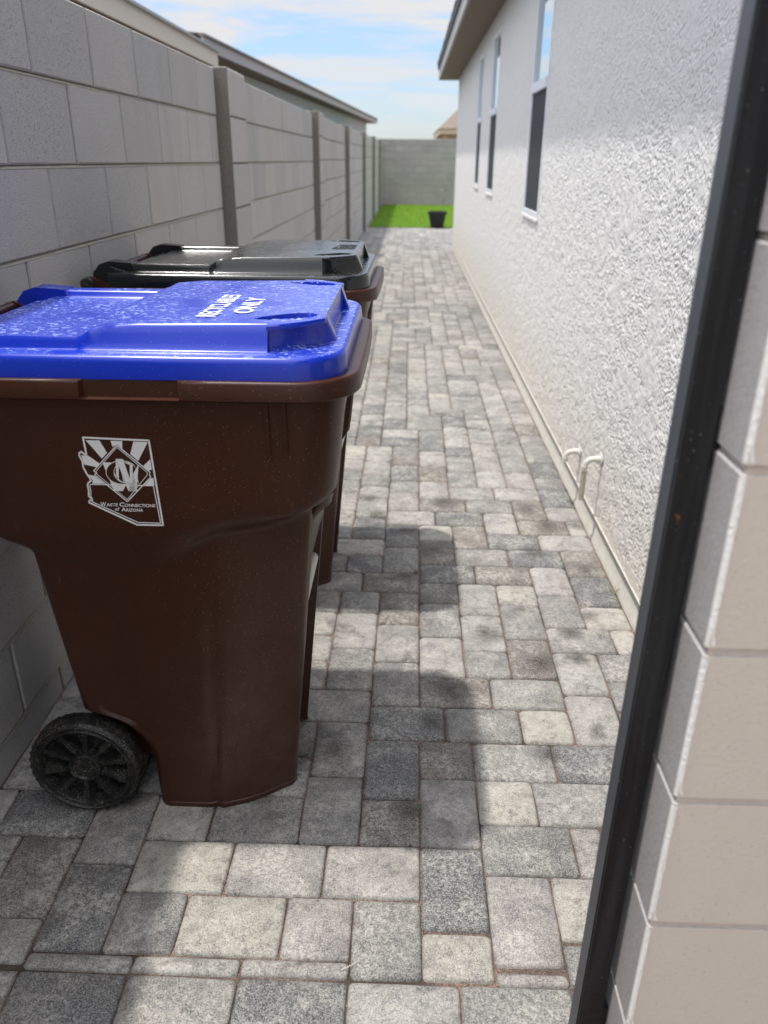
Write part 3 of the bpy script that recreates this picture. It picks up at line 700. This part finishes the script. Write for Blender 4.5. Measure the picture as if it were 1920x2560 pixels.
def bin_body(parent):
    zs = [0, .004, .012, .0135, .03]+[.05+.02*k for k in range(25)]+[.55+.01*k for k in range(27)]+[.82+.02*k for k in range(7)]+[.958]
    zs = sorted(set(round(z, 4) for z in zs)); N = len(PL); v = []
    for z in zs:
        row = []
        for i, p in enumerate(PL):
            if p[0] == 'S': zsft = .660+.062*sm((p[1]-.50)/.50)
            elif p[0] == 'FC': zsft = .722+.022*sm(p[1]*1.2)
            elif p[0] == 'F': zsft = .74-.05*sm((.2-p[1])/.1)
            else: zsft = .672
            bw = .060 if p[0] in ('FC', 'F') else .060+.070*math.sin(math.pi*p[1]) if p[0] == 'S' else .060
            w = sm((z-zsft+bw/2)/bw); xu, yu = upper(p, z); xl, yl = lower(p, z)
            x, y = xl+(xu-xl)*w, yl+(yu-yl)*w
            if z < .0125: x += .0018*(1 if x > 0 else 0); y -= .0018
            row.append((x, y, z))
        v += row + [(x, -y, z) for x, y, z in row[-2:0:-1]]
    n = 2*N-2; f = []
    for a in range(len(zs)-1):
        for k in range(n): f.append((a*n+k, a*n+(k+1) % n, (a+1)*n+(k+1) % n, (a+1)*n+k))
    f.append(tuple(range(n))[::-1])
    m = MB(); m.add(v, f)
    # rim
    def ring(hw, xf, xb, r, z, notch=0):
        o = []
        for k in range(4): a = math.pi/2*k/3; o.append((xb+.03-.03*math.cos(a), -(hw-.03)-.03*math.sin(a), z))
        for x in (-.25, -.15, -.0665, -.0625, 0, .05, .0885, .0925, .15, .2, xf-r): o.append((x, -hw+(notch if -.064 < x < .090 else 0), z))
        for k in range(1, 13): a = math.pi/2*k/12; o.append((xf-r+r*math.sin(a), -(hw-r)-r*math.cos(a), z))
        o.append((xf+.0015, -.1, z)); o.append((xf+.002, 0, z))
        return o + [(x, -y, z) for x, y, z in o[::-1][1:]]
    spec = [(.283, .345, -.33, .085, .957, 0), (.309, .372, -.352, .105, .957, .0), (.3135, .3755, -.355, .108, .9605, .0), (.3135, .3755, -.355, .108, .9625, .010), (.3135, .3755, -.355, .108, .987, .011), (.312, .374, -.354, .107, .9905, .010), (.309, .371, -.352, .105, .9915, .008), (.272, .335, -.325, .08, .9915, 0), (.265, .328, -.32, .08, .90, 0)]
    rv = [ring(*q) for q in spec]; rn = len(rv[0]); base = [p for rr in rv for p in rr]; ff = []
    for a in range(len(rv)-1):
        for k in range(rn-1): ff.append((a*rn+k, a*rn+k+1, (a+1)*rn+k+1, (a+1)*rn+k))
        ff.append((a*rn+rn-1, a*rn, (a+1)*rn, (a+1)*rn+rn-1))
    m.add(base, ff)
    o = m.obj('body', m_brown, parent, ang=50)
    for x in (.226, .255):
        for s in (-1, 1):
            rb = MB(); rb.prism([(s*hwU(.94)-s*.002, .956), (s*(hwU(.94)+.009), .956), (s*(hwU(.86)+.006), .868), (s*(hwU(.86)+.001), .857), (s*hwU(.86)-s*.002, .857)], 'x', x-.0035, x+.0035)
            rb.obj('rib', m_brown, parent, ang=60)
    hs = MB(); hs.box(-.225, -.062, -.140, .140, .085, .245); hs.obj('axle_housing', m_brown, parent, bevel=.01)
    return o
def edge_out(x): return .264-.060*max(0, (x-.220)/.094)**1.7
def lid_height(x, y):
    """top surface of the lid; x along the bin (front +), y across"""
    z = 1.028 + .0
    ay = abs(y)
    # rear panel between rails
    rear = sm((-.045-x)/.02)
    pan = sm((.252-ay)/.010); rail = sm((.262-ay)/.008)*sm((ay-.212)/.010)
    z += rear*(rail*.020 + pan*(1-rail)*.008*sm((x+.33)/.02))
    # raised front plateau
    backe = -.088+.010*sm(ay/.25); t1 = .84*sm((x-backe)/.030)+.16*sm((x-backe)/.10)
    hwp = .268
    side = sm((hwp-ay)/.022)
    # corner pockets
    px = .228; edge = edge_out(x)-.019 if x > px else hwp
    if x > px: side = sm((edge-ay)/.0045)
    front = 1-sm((x-.314)/.0035)
    leg = (1 if .142 < ay < .203 else 0)*(1-max(0, min(1, (x-.314)/.017)))
    pl = min(t1, side)*max(front, leg if x > .314 else 0)
    top = 1.0695+.0035*sm((x+.02)/.3)-.002*(ay/.26)**2
    zz = z+(top-z)*pl
    # teardrop grips
    cx, cy, ang = .250, .192, R(22)
    dx, dy = x-cx, ay-cy; u = dx*math.cos(ang)-dy*math.sin(ang)*-1; v_ = -dx*math.sin(ang)*-1+dy*math.cos(ang)
    u = dx*math.cos(ang)-dy*math.sin(ang); v_ = dx*math.sin(ang)+dy*math.cos(ang)
    wv = .0185*(1+.35*(u/.05)) if abs(u) < .052 else .01
    e = (u/.050)**2+(v_/max(.006, wv))**2
    lip = sm(1-abs(e-1.25)/.25)*.0012
    zz += lip*pl
    if e < 1.15: zz -= .030*sm((1.15-e)/.30)*pl
    # pocket floor ramp
    if x > px and ay > .18 and pl < .5: zz += .010*sm((.30-x)/.05)*sm((.262-ay)/.05)*(1-pl)
    return zz
def bin_lid(parent, mat):
    hw, xf, xb, r = .292, .342, -.345, .080
    xs = []
    x = xb
    while x < xf-r: xs.append(x); x += .0055 if x < .18 else .003
    n = 60
    for k in range(n+1): xs.append(xf-r+r*math.sin(math.pi/2*k/n))
    # refine around the plateau front
    xs = sorted(set([round(q, 5) for q in xs]+[.228, .2285, .314, .3165, .319, .3225, .327, .331]))
    ts = np.unique(np.round(np.concatenate([np.linspace(-1, 1, 221), [s*q for s in (-1, 1) for q in (.142/hw, .1425/hw, .203/hw, .2035/hw, .268/hw, .261/hw, .254/hw, .247/hw)]]), 5))
    v = []; nt = len(ts)
    def wid(x, o=0):
        rr = r+o
        if x > xf-r: return (hw+o)-rr+math.sqrt(max(0, rr*rr-((x-(xf-r))*(rr/r if o else 1))**2))
        return hw+o
    for x in xs:
        w = hw-r+math.sqrt(max(0, r*r-max(0, x-(xf-r))**2))
        for t in ts:
            y = t*w
            if abs(t) > .62 and w < hw*.999: y = t*w
            z = lid_height(x, y); v.append((x, y, z))
    f = []
    for a in range(len(xs)-1):
        for k in range(nt-1): f.append((a*nt+k, (a+1)*nt+k, (a+1)*nt+k+1, a*nt+k+1))
    # outer rolled edge and skirt
    bd = [(a*nt) for a in range(len(xs))] + [(len(xs)-1)*nt+k for k in range(1, nt-1)] + [a*nt+nt-1 for a in range(len(xs)-1, -1, -1)]
    loop = bd; prevs = loop
    prof = [(.0035, -.0008), (.0068, -.0030), (.009, -.0065), (.0102, -.011), (.0122, -.0345), (.0122, -.0372), (.009, -.0372)]
    def nrm(i):
        x, y, z = v[i]
        if x > xf-r:
            cyy = (hw-r)*(1 if y > 0 else -1)
            dx, dy = x-(xf-r), (y-cyy) if abs(y) > hw-r else 0
            l = math.hypot(dx, dy) or 1; return dx/l, dy/l
        return (0, 1 if y > 0 else -1)
    ns = [nrm(i) for i in loop]; zb = [v[i][2] for i in loop]; xy = [(v[i][0], v[i][1]) for i in loop]
    for o_, dz in prof:
        new = []
        for k, (X, Y) in enumerate(xy): new.append(len(v)); v.append((X+ns[k][0]*o_, Y+ns[k][1]*o_, min(zb[k], 1.03)+dz))
        for k in range(len(loop)-1): f.append((prevs[k], prevs[k+1], new[k+1], new[k]))
        prevs = new
    m = MB(); m.add(v, f)
    # overhanging lip of the raised plateau above each corner pocket
    for s in (-1, 1):
        q = []; nn = 22
        for k in range(nn+1):
            x = .2275+(.3155-.2275)*k/nn; eo, ei = edge_out(x), edge_out(x)-.024
            zt = 1.0695+.0035*sm((x+.02)/.3)-.002*(eo/.26)**2+.0006
            q += [(x, s*ei, zt), (x, s*(eo-.0025), zt), (x, s*eo, zt-.0025), (x, s*eo, zt-.0085), (x, s*ei, zt-.012)]
        m.add(q, [(k*5+j, k*5+j+1, k*5+5+j+1, k*5+5+j) for k in range(nn) for j in range(4)] + [(0, 1, 2, 3, 4), tuple(nn*5+j for j in (4, 3, 2, 1, 0))])
    # closed rear edge and hinge arms
    m.box(xb-.004, xb+.004, -hw-.006, hw+.006, .995, 1.027)
    for s in (-1, 1):
        m.prism([(xb+.06, 1.030), (xb+.055, 1.050), (xb-.01, 1.054), (xb-.035, 1.046), (xb-.052, 1.026), (xb-.040, 1.006), (xb, 1.006)], 'y', s*.262, s*.212)
        m.prism([(xb+.04, 1.028), (xb-.006, 1.044), (xb-.028, 1.037), (xb-.042, 1.015), (xb-.03, 1.0), (xb, 1.0)], 'y', s*.288, s*.262)
    return m.obj('lid', mat, parent, ang=42)
def lathe(prof, n, cap=False):
    m = MB(); v = []
    for k in range(n):
        a = 2*math.pi*k/n
        for rr, y in prof: v.append((rr*math.cos(a), y, rr*math.sin(a)))
    q = len(prof); f = []
    for k in range(n):
        for j in range(q-1): f.append((k*q+j, k*q+j+1, ((k+1) % n)*q+j+1, ((k+1) % n)*q+j))
    m.add(v, f); return m
def wheel(parent, y, s):
    w = lathe([(.0005, .012), (.03, .012), (.093, .016)], 48).obj('wheel', m_tyre, parent, (WC, y, WZ), ang=40)
    if s > 0: w.rotation_euler = (0, 0, math.pi)
    lathe([(.092, .030), (.092, -.014), (.095, -.020), (.0985, -.021), (.101, -.0165), (.104, -.0165), (.108, -.0215), (.1135, -.019), (WR, -.012), (WR, .018), (.1135, .026), (.10, .030)], 72).obj('tyre', m_tyre, w, ang=45)
    lathe([(.0005, -.0125), (.010, -.013), (.012, -.0155), (.026, -.0155), (.029, -.020), (.0325, -.020), (.0345, -.016), (.035, .013)], 40).obj('hub', m_tyre, w, ang=40)
    for k in range(10):
        a = 2*math.pi*k/10+.2; q = MB()
        v = []
        for rr, hwid, yy in ((.033, .0065, -.010), (.094, .0105, -.0125)):
            for sg in (-1, 1):
                for yv, ww in ((yy, .62), (.014, 1.35)): v.append((rr, yv, sg*hwid*ww))
        q.add(v, [(0, 2, 6, 4), (1, 0, 4, 5), (2, 3, 7, 6)]); o = q.obj('spoke', m_tyre, w); o.rotation_euler = (0, -a, 0)
    tr = MB()
    for k in range(40):
        a = 2*math.pi*k/40; ca, sa = math.cos(a), math.sin(a); t = .0022
        for yy0, yy1 in ((-.0205, -.006), (.0, .020)):
            p0, p1 = WR-.004, WR+.0007
            tr.add([(p0*ca-t*sa, yy0, p0*sa+t*ca), (p0*ca+t*sa, yy0, p0*sa-t*ca), (p1*ca+t*sa, yy0+.004, p1*sa-t*ca), (p1*ca-t*sa, yy0+.004, p1*sa+t*ca),
                    (p0*ca-t*sa, yy1, p0*sa+t*ca), (p0*ca+t*sa, yy1, p0*sa-t*ca), (p1*ca+t*sa, yy1, p1*sa-t*ca), (p1*ca-t*sa, yy1, p1*sa+t*ca)],
                   [(0, 1, 2, 3), (4, 7, 6, 5), (3, 2, 6, 7), (1, 5, 6, 2), (0, 3, 7, 4)])
    tag(tr.obj('tread', m_tyre, w), kind='stuff')
def text_mesh(s, size, m, parent, name, mat4, sx=1.0, ext=.0):
    cu = bpy.data.curves.new(name, 'FONT'); cu.body = s; cu.size = size; cu.align_x = 'CENTER'; cu.align_y = 'CENTER'; cu.offset = size*.020; cu.extrude = ext; cu.resolution_u = 3
    o = bpy.data.objects.new(name, cu); C.objects.link(o); dg = bpy.context.evaluated_depsgraph_get(); dg.update()
    me = bpy.data.meshes.new_from_object(o.evaluated_get(dg)); bpy.data.objects.remove(o, do_unlink=True)
    me.transform(mat4 @ Matrix.Diagonal((sx, 1, 1, 1))); me.materials.clear(); me.materials.append(m)
    return mesh_obj(name, me, None, parent)
def bin_common(root, lidmat):
    bin_body(root); lid = bin_lid(root, lidmat)
    for s in (-1, 1): wheel(root, s*.208, s)
    ax = MB(); ax.tube([(WC, -.195, WZ), (WC, .195, WZ)], .009, 12); ax.obj('axle', plain('axle_steel', (.05, .05, .05), .5), root, ang=40)
    hb = MB(); hb.tube([(-.405, -.205, 1.012), (-.405, .205, 1.012)], .0125, 16)
    for s in (-1, 1): hb.prism([(-.33, .985), (-.34, .962), (-.395, .994), (-.42, 1.0), (-.418, 1.022), (-.40, 1.026)], 'y', s*.200, s*.214)
    hb.box(-.345, -.325, -.205, .205, .985, .997); hb.obj('handle', m_brown, root, ang=40)
    for s in (-1, 1):
        br = MB(); br.prism([(-.32, .990), (-.33, .952), (-.395, .978), (-.418, .992), (-.412, 1.014), (-.395, 1.019)], 'y', s*.289, s*.305)
        br.obj('hinge_bracket', m_brown, root, ang=40)
    for s in (-1, 1):
        c = MB(); c.tube([(-.400, s*.306, 1.000), (-.400, s*.318, 1.000)], [.0185, .0165], 24); c.obj('hinge_cap', m_tyre, root, ang=40)
    lb = MB(); lb.tube([(.240, -.112, .465), (.240, .112, .465)], .015, 16); lb.obj('lift_bar', plain('pale_bar', (.62, .60, .54), .45, .4), root, ang=40)
    return lid
def logo(root):
    """outline of the state, sun rays, diamond and lettering printed on the near side"""
    lg = empty('logo', (0, 0, 0), root)
    A = (-.5338, .8876); B = (-.4222, .8862)
    def P(x, y, o=0):           # artwork px -> bin side (x, y, z)
        X = -.5338+(x-255)*1.207e-4+(y-235)*.0e-6; Z = .8876-(y-235)*1.347e-4-(x-255)*-.4e-6
        X += -(y-235)*0.0; X += .0
        # small shear measured on the side
        X += (y-235)*(-.4182+.4222-(1385-1180)*1.207e-4)/1203.
        return (X+.45, -hwU(Z)-.0006-o, Z)
    def fill(polys, name, o=0):
        m = MB()
        for pl in polys: m.add([P(x, y, o) for x, y in pl], [tuple(range(len(pl)))])
        me = m.mesh(name); bm = bmesh.new(); bm.from_mesh(me); bmesh.ops.triangulate(bm, faces=bm.faces); bm.to_mesh(me); bm.free()
        return mesh_obj(name, me, m_white, lg)
    def stroke(pts, w, closed=True):
        m = []; n = len(pts)
        for i in range(n if closed else n-1):
            a, b = pts[i], pts[(i+1) % n]; dx, dy = b[0]-a[0], b[1]-a[1]; l = math.hypot(dx, dy) or 1; nx, ny = -dy/l*w/2, dx/l*w/2; ex, ey = dx/l*w*.3, dy/l*w*.3
            m.append([(a[0]-ex+nx, a[1]-ey+ny), (b[0]+ex+nx, b[1]+ey+ny), (b[0]+ex-nx, b[1]+ey-ny), (a[0]-ex-nx, a[1]-ey-ny)])
        return m
    out = [(262, 240), (1175, 268), (1375, 1455), (995, 1455), (305, 1140), (310, 1112), (345, 1100), (340, 1080), (305, 1050), (308, 960), (295, 890), (310, 855), (350, 830), (330, 790), (290, 730), (245, 640), (240, 560), (200, 490), (200, 450), (230, 430), (270, 462), (300, 462)]
    inn = [(340, 880), (1235, 885), (1340, 1425), (1010, 1420), (345, 1125), (362, 1105), (352, 1075), (335, 1055), (340, 960), (325, 905)]
    fill(stroke(out, 25), 'outline'); fill(stroke(inn, 13), 'outline', .00015)
    rays = [[(300, 275), (490, 275), (590, 440), (515, 520)], [(645, 278), (805, 280), (805, 385), (735, 325), (670, 360)], [(960, 285), (1160, 290), (1025, 545), (915, 455)],
            [(225, 480), (320, 480), (480, 590), (440, 640), (265, 605)], [(1195, 520), (1215, 660), (1160, 680), (1095, 610)], [(315, 745), (400, 760), (540, 868), (365, 870), (375, 825)], [(1235, 775), (1250, 880), (1105, 880), (1200, 780)]]
    fill(rays, 'ray')
    dia = [(730, 335), (1190, 700), (1180, 730), (1200, 765), (860, 1118), (405, 745), (430, 720), (392, 690)]
    fill(stroke(dia, 15), 'diamond', .0002); dia2 = [(730, 362), (1150, 700), (1150, 735), (860, 1088), (445, 742), (425, 695)]
    fill(stroke(dia2, 9), 'diamond', .0003)
    wv = [[(520, 572), (640, 570), (720, 800), (800, 968), (672, 968)], [(800, 570), (905, 570), (1010, 968), (880, 970), (770, 700)], [(905, 800), (1030, 585), (995, 968), (880, 970)], [(700, 840), (800, 680), (850, 870), (800, 968)]]
    fill(wv, 'letter', .0001)
    def el(cx, cy, rx, ry, a): return (cx+rx*math.cos(R(a)), cy-ry*math.sin(R(a)))
    A_ = [42+276*k/30 for k in range(31)]
    m = MB()
    for a0, a1 in zip(A_, A_[1:]):
        pl = [el(792, 706, 224, 163, a0), el(792, 706, 224, 163, a1), el(838, 706, 158, 143, a1), el(838, 706, 158, 143, a0)]
        m.add([P(x, y, .0003) for x, y in pl], [(0, 1, 2, 3)])
    m.obj('letter', m_brown, lg)
    fill(stroke([el(792, 706, 224, 163, a) for a in A_], 9, False), 'letter', .0004); fill(stroke([el(838, 706, 158, 143, a) for a in A_], 8, False), 'letter', .0004)
    fill(stroke([(962, 596), (985, 640), (962, 596)], 9, False)+stroke([(1010, 790), (1022, 850)], 10, False), 'letter', .0004)
    m = MB(); m.add([P(x, y, .00045) for x, y in [(812, 560), (905, 600), (905, 790)]], [(0, 1, 2)]); m.add([P(x, y, .00045) for x, y in [(770, 640), (812, 845), (745, 800)]], [(0, 1, 2)]); m.obj('letter', m_brown, lg)
    fill([[(708, 520), (812, 520), (905, 800), (850, 862)], [(708, 520), (748, 560), (748, 800), (712, 760)], [(905, 590), (945, 596), (945, 850), (905, 858)]], 'letter', .0006)
    for s, x0, x1, y0, y1 in (('W', 470, 552, 1130, 1190), ('ASTE', 556, 722, 1146, 1189), ('C', 745, 818, 1130, 1191), ('ONNECTIONS', 822, 1262, 1148, 1193), ('of', 678, 742, 1203, 1252), ('A', 772, 838, 1204, 1258), ('RIZONA', 842, 1086, 1216, 1261)):
        M4 = Matrix.Rotation(R(90), 4, 'X'); o = text_mesh(s, .1, m_white, lg, 'lettering', M4)
        vs = o.data.vertices; xa = min(v.co.x for v in vs); xb = max(v.co.x for v in vs); za = min(v.co.z for v in vs); zb_ = max(v.co.z for v in vs)
        for v in vs:
            q = P(x0+(v.co.x-xa)/(xb-xa)*(x1-x0), y1-(v.co.z-za)/(zb_-za)*(y1-y0), .0003); v.co = q
def make_bins():
    r1 = empty('wheeled_bin', (-.45, 1.51, 0)); tag(r1, 'brown wheeled bin with blue lid and white state outline logo, nearest the camera', 'wheeled bin', 'wheeled bins along the block wall')
    lid = bin_common(r1, m_blue); logo(r1)
    for s, x, y, sz in (('RECYCLABLES', .118, -.085, .046), ('ONLY', .172, -.088, .046)):
        M4 = Matrix.Translation((x, y, lid_height(x, y)+.0012)) @ Matrix.Rotation(R(90), 4, 'Z')
        text_mesh(s, sz, m_white, lid, 'lettering', M4, .80 if len(s) > 5 else 1.3)
    def copy_tree(o, parent=None):
        c = o.copy(); C.objects.link(c); c.parent = parent
        for ch in list(o.children): copy_tree(ch, c)
        return c
    r2 = r1.copy(); C.objects.link(r2)
    for ch in list(r1.children):
        if ch.name.startswith('logo'): continue
        c = ch.copy(); C.objects.link(c); c.parent = r2
        if ch.name.startswith('lid'):
            c.material_slots[0].link = 'OBJECT'; c.material_slots[0].material = m_blackgreen
            continue
        for g in ch.children:
            d = g.copy(); C.objects.link(d); d.parent = c
            for g2 in g.children: e = g2.copy(); C.objects.link(e); e.parent = d
    r2.location = (-.455, 2.455, 0); r2.rotation_euler = (0, 0, R(-.6)); r2['label'] = 'brown wheeled bin with glossy dark green lid, behind the blue lidded one'
    lid2 = [c for c in r2.children if c.name.startswith('lid')][0]
    em = MB()
    for k, y in enumerate((-.05, -.015, .02, .055)):
        em.box(.232+.004*k, .300, y, y+.008, 1.0725, 1.0745); 
    em.box(.246, .252, -.06, .02, 1.0725, 1.0745)
    em.obj('embossing', m_blackgreen, lid2, bevel=.0006)
make_bins()

# ------------------------------------------------------------------ plant pot at the end of the path
def pot():
    p = empty('plant_pot', (.60, 17.72, 0)); tag(p, 'black plastic plant pot with a bare thin sapling at the far end of the path', 'plant pot')
    mb = plain('black_pot_plastic', (.014, .014, .016), .5, .4)
    lathe([(.0, 0), (.130, 0), (.135, .01), (.185, .27), (.205, .275), (.207, .325), (.190, .33), (.175, .28), (.0, .28)], 32)
    m = MB(); prof = [(.001, 0), (.130, 0), (.135, .01), (.185, .27), (.205, .275), (.207, .325), (.190, .33), (.178, .27)]; n = 32; v = []
    for k in range(n):
        a = 2*math.pi*k/n
        for r_, z in prof: v.append((r_*math.cos(a), r_*math.sin(a), z))
    q = len(prof); f = [(k*q+j, k*q+j+1, ((k+1) % n)*q+j+1, ((k+1) % n)*q+j) for k in range(n) for j in range(q-1)]
    m.add(v, f); m.obj('pot', mb, p, ang=35)
    s = MB(); vv = [(0, 0, .30)]+[(.182*math.cos(6.2832*k/24), .182*math.sin(6.2832*k/24), .285+.015*mn.noise((k, 0, 0))) for k in range(24)]
    s.add(vv, [(0, 1+k, 1+(k+1) % 24) for k in range(24)]); s.obj('soil', plain('potting_soil', (.05, .038, .028), .95, .1, .4, 60, .01), p)
    st = MB(); st.tube([(.10, 0, .28), (.115, .01, .5), (.13, 0, .78), (.12, .01, .92)], [.008, .006, .005, .003], 8); st.tube([(.115, .01, .5), (.16, .02, .60)], [.004, .003], 6); st.tube([(.13, 0, .72), (.18, 0, .80)], [.004, .002], 6)
    st.obj('stem', plain('sapling_bark', (.20, .15, .10), .9), p)
    for k in range(9):
        lf = MB(); lf.add([(0, 0, 0), (.03, .014, .006), (.065, 0, -.004), (.03, -.014, .006)], [(0, 1, 2, 3)])
        o = lf.obj('leaf', plain('pale_leaf', (.42, .43, .32), .7) if k == 0 else bpy.data.materials['pale_leaf'], p, (.12+RNG.uniform(-.02, .06), RNG.uniform(-.02, .02), .62+.035*k)); o.rotation_euler = (RNG.uniform(-.5, .5), RNG.uniform(-.6, .3), RNG.uniform(0, 6.28))
pot()

# ------------------------------------------------------------------ neighbouring houses
m_cream = plain('cream_fascia', (.68, .60, .50), .7, .3, .06, 10); m_drip = plain('grey_drip', (.35, .36, .36), .6)
m_bluewall = plain('blue_grey_siding_paint', (.50, .55, .58), .85, .2, .05, 10); m_tanwall = plain('tan_stucco', (.50, .44, .36), .9, .2, .1, 20)
m_roofg = plain('grey_brown_tiles', (.20, .17, .155), .85, .2, .3, 12)
def n_house(name, label, loc, rz, L, eave, fasc, m_wall, m_fas, m_roof, Wd=9, over=.36, slope=.33, both=True):
    """house whose eave edge runs along local +y from the origin; the body lies towards local -x"""
    h = empty(name, loc, rz=rz); tag(h, label, 'house')
    b = MB(); b.box(-Wd, -over, .1, L-over, 0, eave-.12); b.obj('wall', m_wall, h)
    f = MB(); f.box(-.022, 0, 0, L, eave-fasc, eave); f.box(-Wd-over, -.023, L-.022, L, eave-fasc, eave); f.obj('fascia', m_fas, h)
    s = MB(); s.box(-over-.02, -.023, 0, L-.023, eave-fasc+.02, eave-fasc+.04); s.box(-Wd, -over-.021, L-over, L-.023, eave-fasc+.02, eave-fasc+.04); s.obj('soffit', m_soffit, h)
    d = MB(); d.box(-.05, .03, -.02, L+.03, eave+.002, eave+.028); d.box(-Wd, -.051, L-.05, L+.03, eave+.002, eave+.028); d.obj('roof_edge', m_drip if m_roof is None else m_roof, h)
    r = MB(); q = Wd/2; z1 = eave+.03+slope*q
    r.add([(.02, 0, eave+.03), (.02, L+.02, eave+.03), (-Wd, L+.02, eave+.03), (-Wd, 0, eave+.03), (-q, 0, z1), (-q, L-q, z1)], [(0, 1, 5, 4), (1, 2, 5), (2, 3, 4, 5), (0, 4, 3), (0, 3, 2, 1)])
    r.obj('roof', m_roof or m_drip, h)
    return h
n_house('neighbour_house', 'cream eave of the nearer neighbouring house above the near block wall', (-2.40, -3.5, 0), 0, 14.6, 2.50, .165, m_tanwall, m_cream, None, slope=.12)
h2 = n_house('neighbour_house', 'blue grey neighbouring house with a brown tiled roof edge above the far block wall', (-2.50, 10.8, 0), -math.atan(.0604), 21.2, 2.64, .13, m_bluewall, plain('lavender_fascia', (.42, .39, .39), .7), m_roofg, slope=.10)
v = MB(); v.box(-.356, -.33, 9.2, 9.5, 2.28, 2.36); v.obj('vent', m_drip, h2)
h3 = empty('far_house', (1.05, 31.0, 0)); tag(h3, 'tan tiled roof corner of a house beyond the end wall', 'house')
b = MB(); b.box(.25, 9, .3, 8, 0, 2.25); b.obj('wall', plain('far_wall_tan', (.50, .40, .28), .9), h3)
b = MB(); b.box(-.02, 9, -.02, 0.0, 2.16, 2.34); b.box(-.02, 0, .001, 8, 2.16, 2.34); b.obj('fascia', plain('far_fascia', (.52, .42, .30), .8), h3)
b = MB(); b.box(0, 9, .001, 8, 2.18, 2.20); b.obj('soffit', m_soffit, h3)
b = MB(); b.add([(-.06, -.06, 2.34), (9, -.06, 2.34), (9, 8, 2.34), (-.06, 8, 2.34), (3, 4, 5.2), (9, 4, 5.2)], [(0, 1, 5, 4), (0, 4, 3), (3, 4, 5, 2), (0, 3, 2, 1)]); b.obj('roof', plain('far_tiles', (.21, .17, .135), .85, .2, .25, 10), h3)

# small things on the ground
wd = empty('dry_weed', (.708, 2.30, 0)); tag(wd, 'tiny dried weed sprouting from the gap beside the painted foundation', 'weed')
for k in range(7):
    a = RNG.uniform(0, 6.28); q = MB(); q.tube([(0, 0, -.004), (.012*math.cos(a)-.004, .014*math.sin(a), .014), (.022*math.cos(a)-.006, .03*math.sin(a), .022+.006*(k % 3))], [.0012, .0010, .0004], 5)
    q.obj('blade', plain('dry_stalk', (.30, .27, .12), .9) if k == 0 else bpy.data.materials['dry_stalk'], wd)
tw = MB(); tw.tube([(-.095, .935, .0015), (-.080, .942, .0035), (-.066, .952, .0018)], [.0006, .0010, .0004], 6)
tag(tw.obj('twig', plain('pale_splinter', (.50, .46, .38), .8)), 'tiny pale wood splinter lying on the front paver joint', 'splinter')
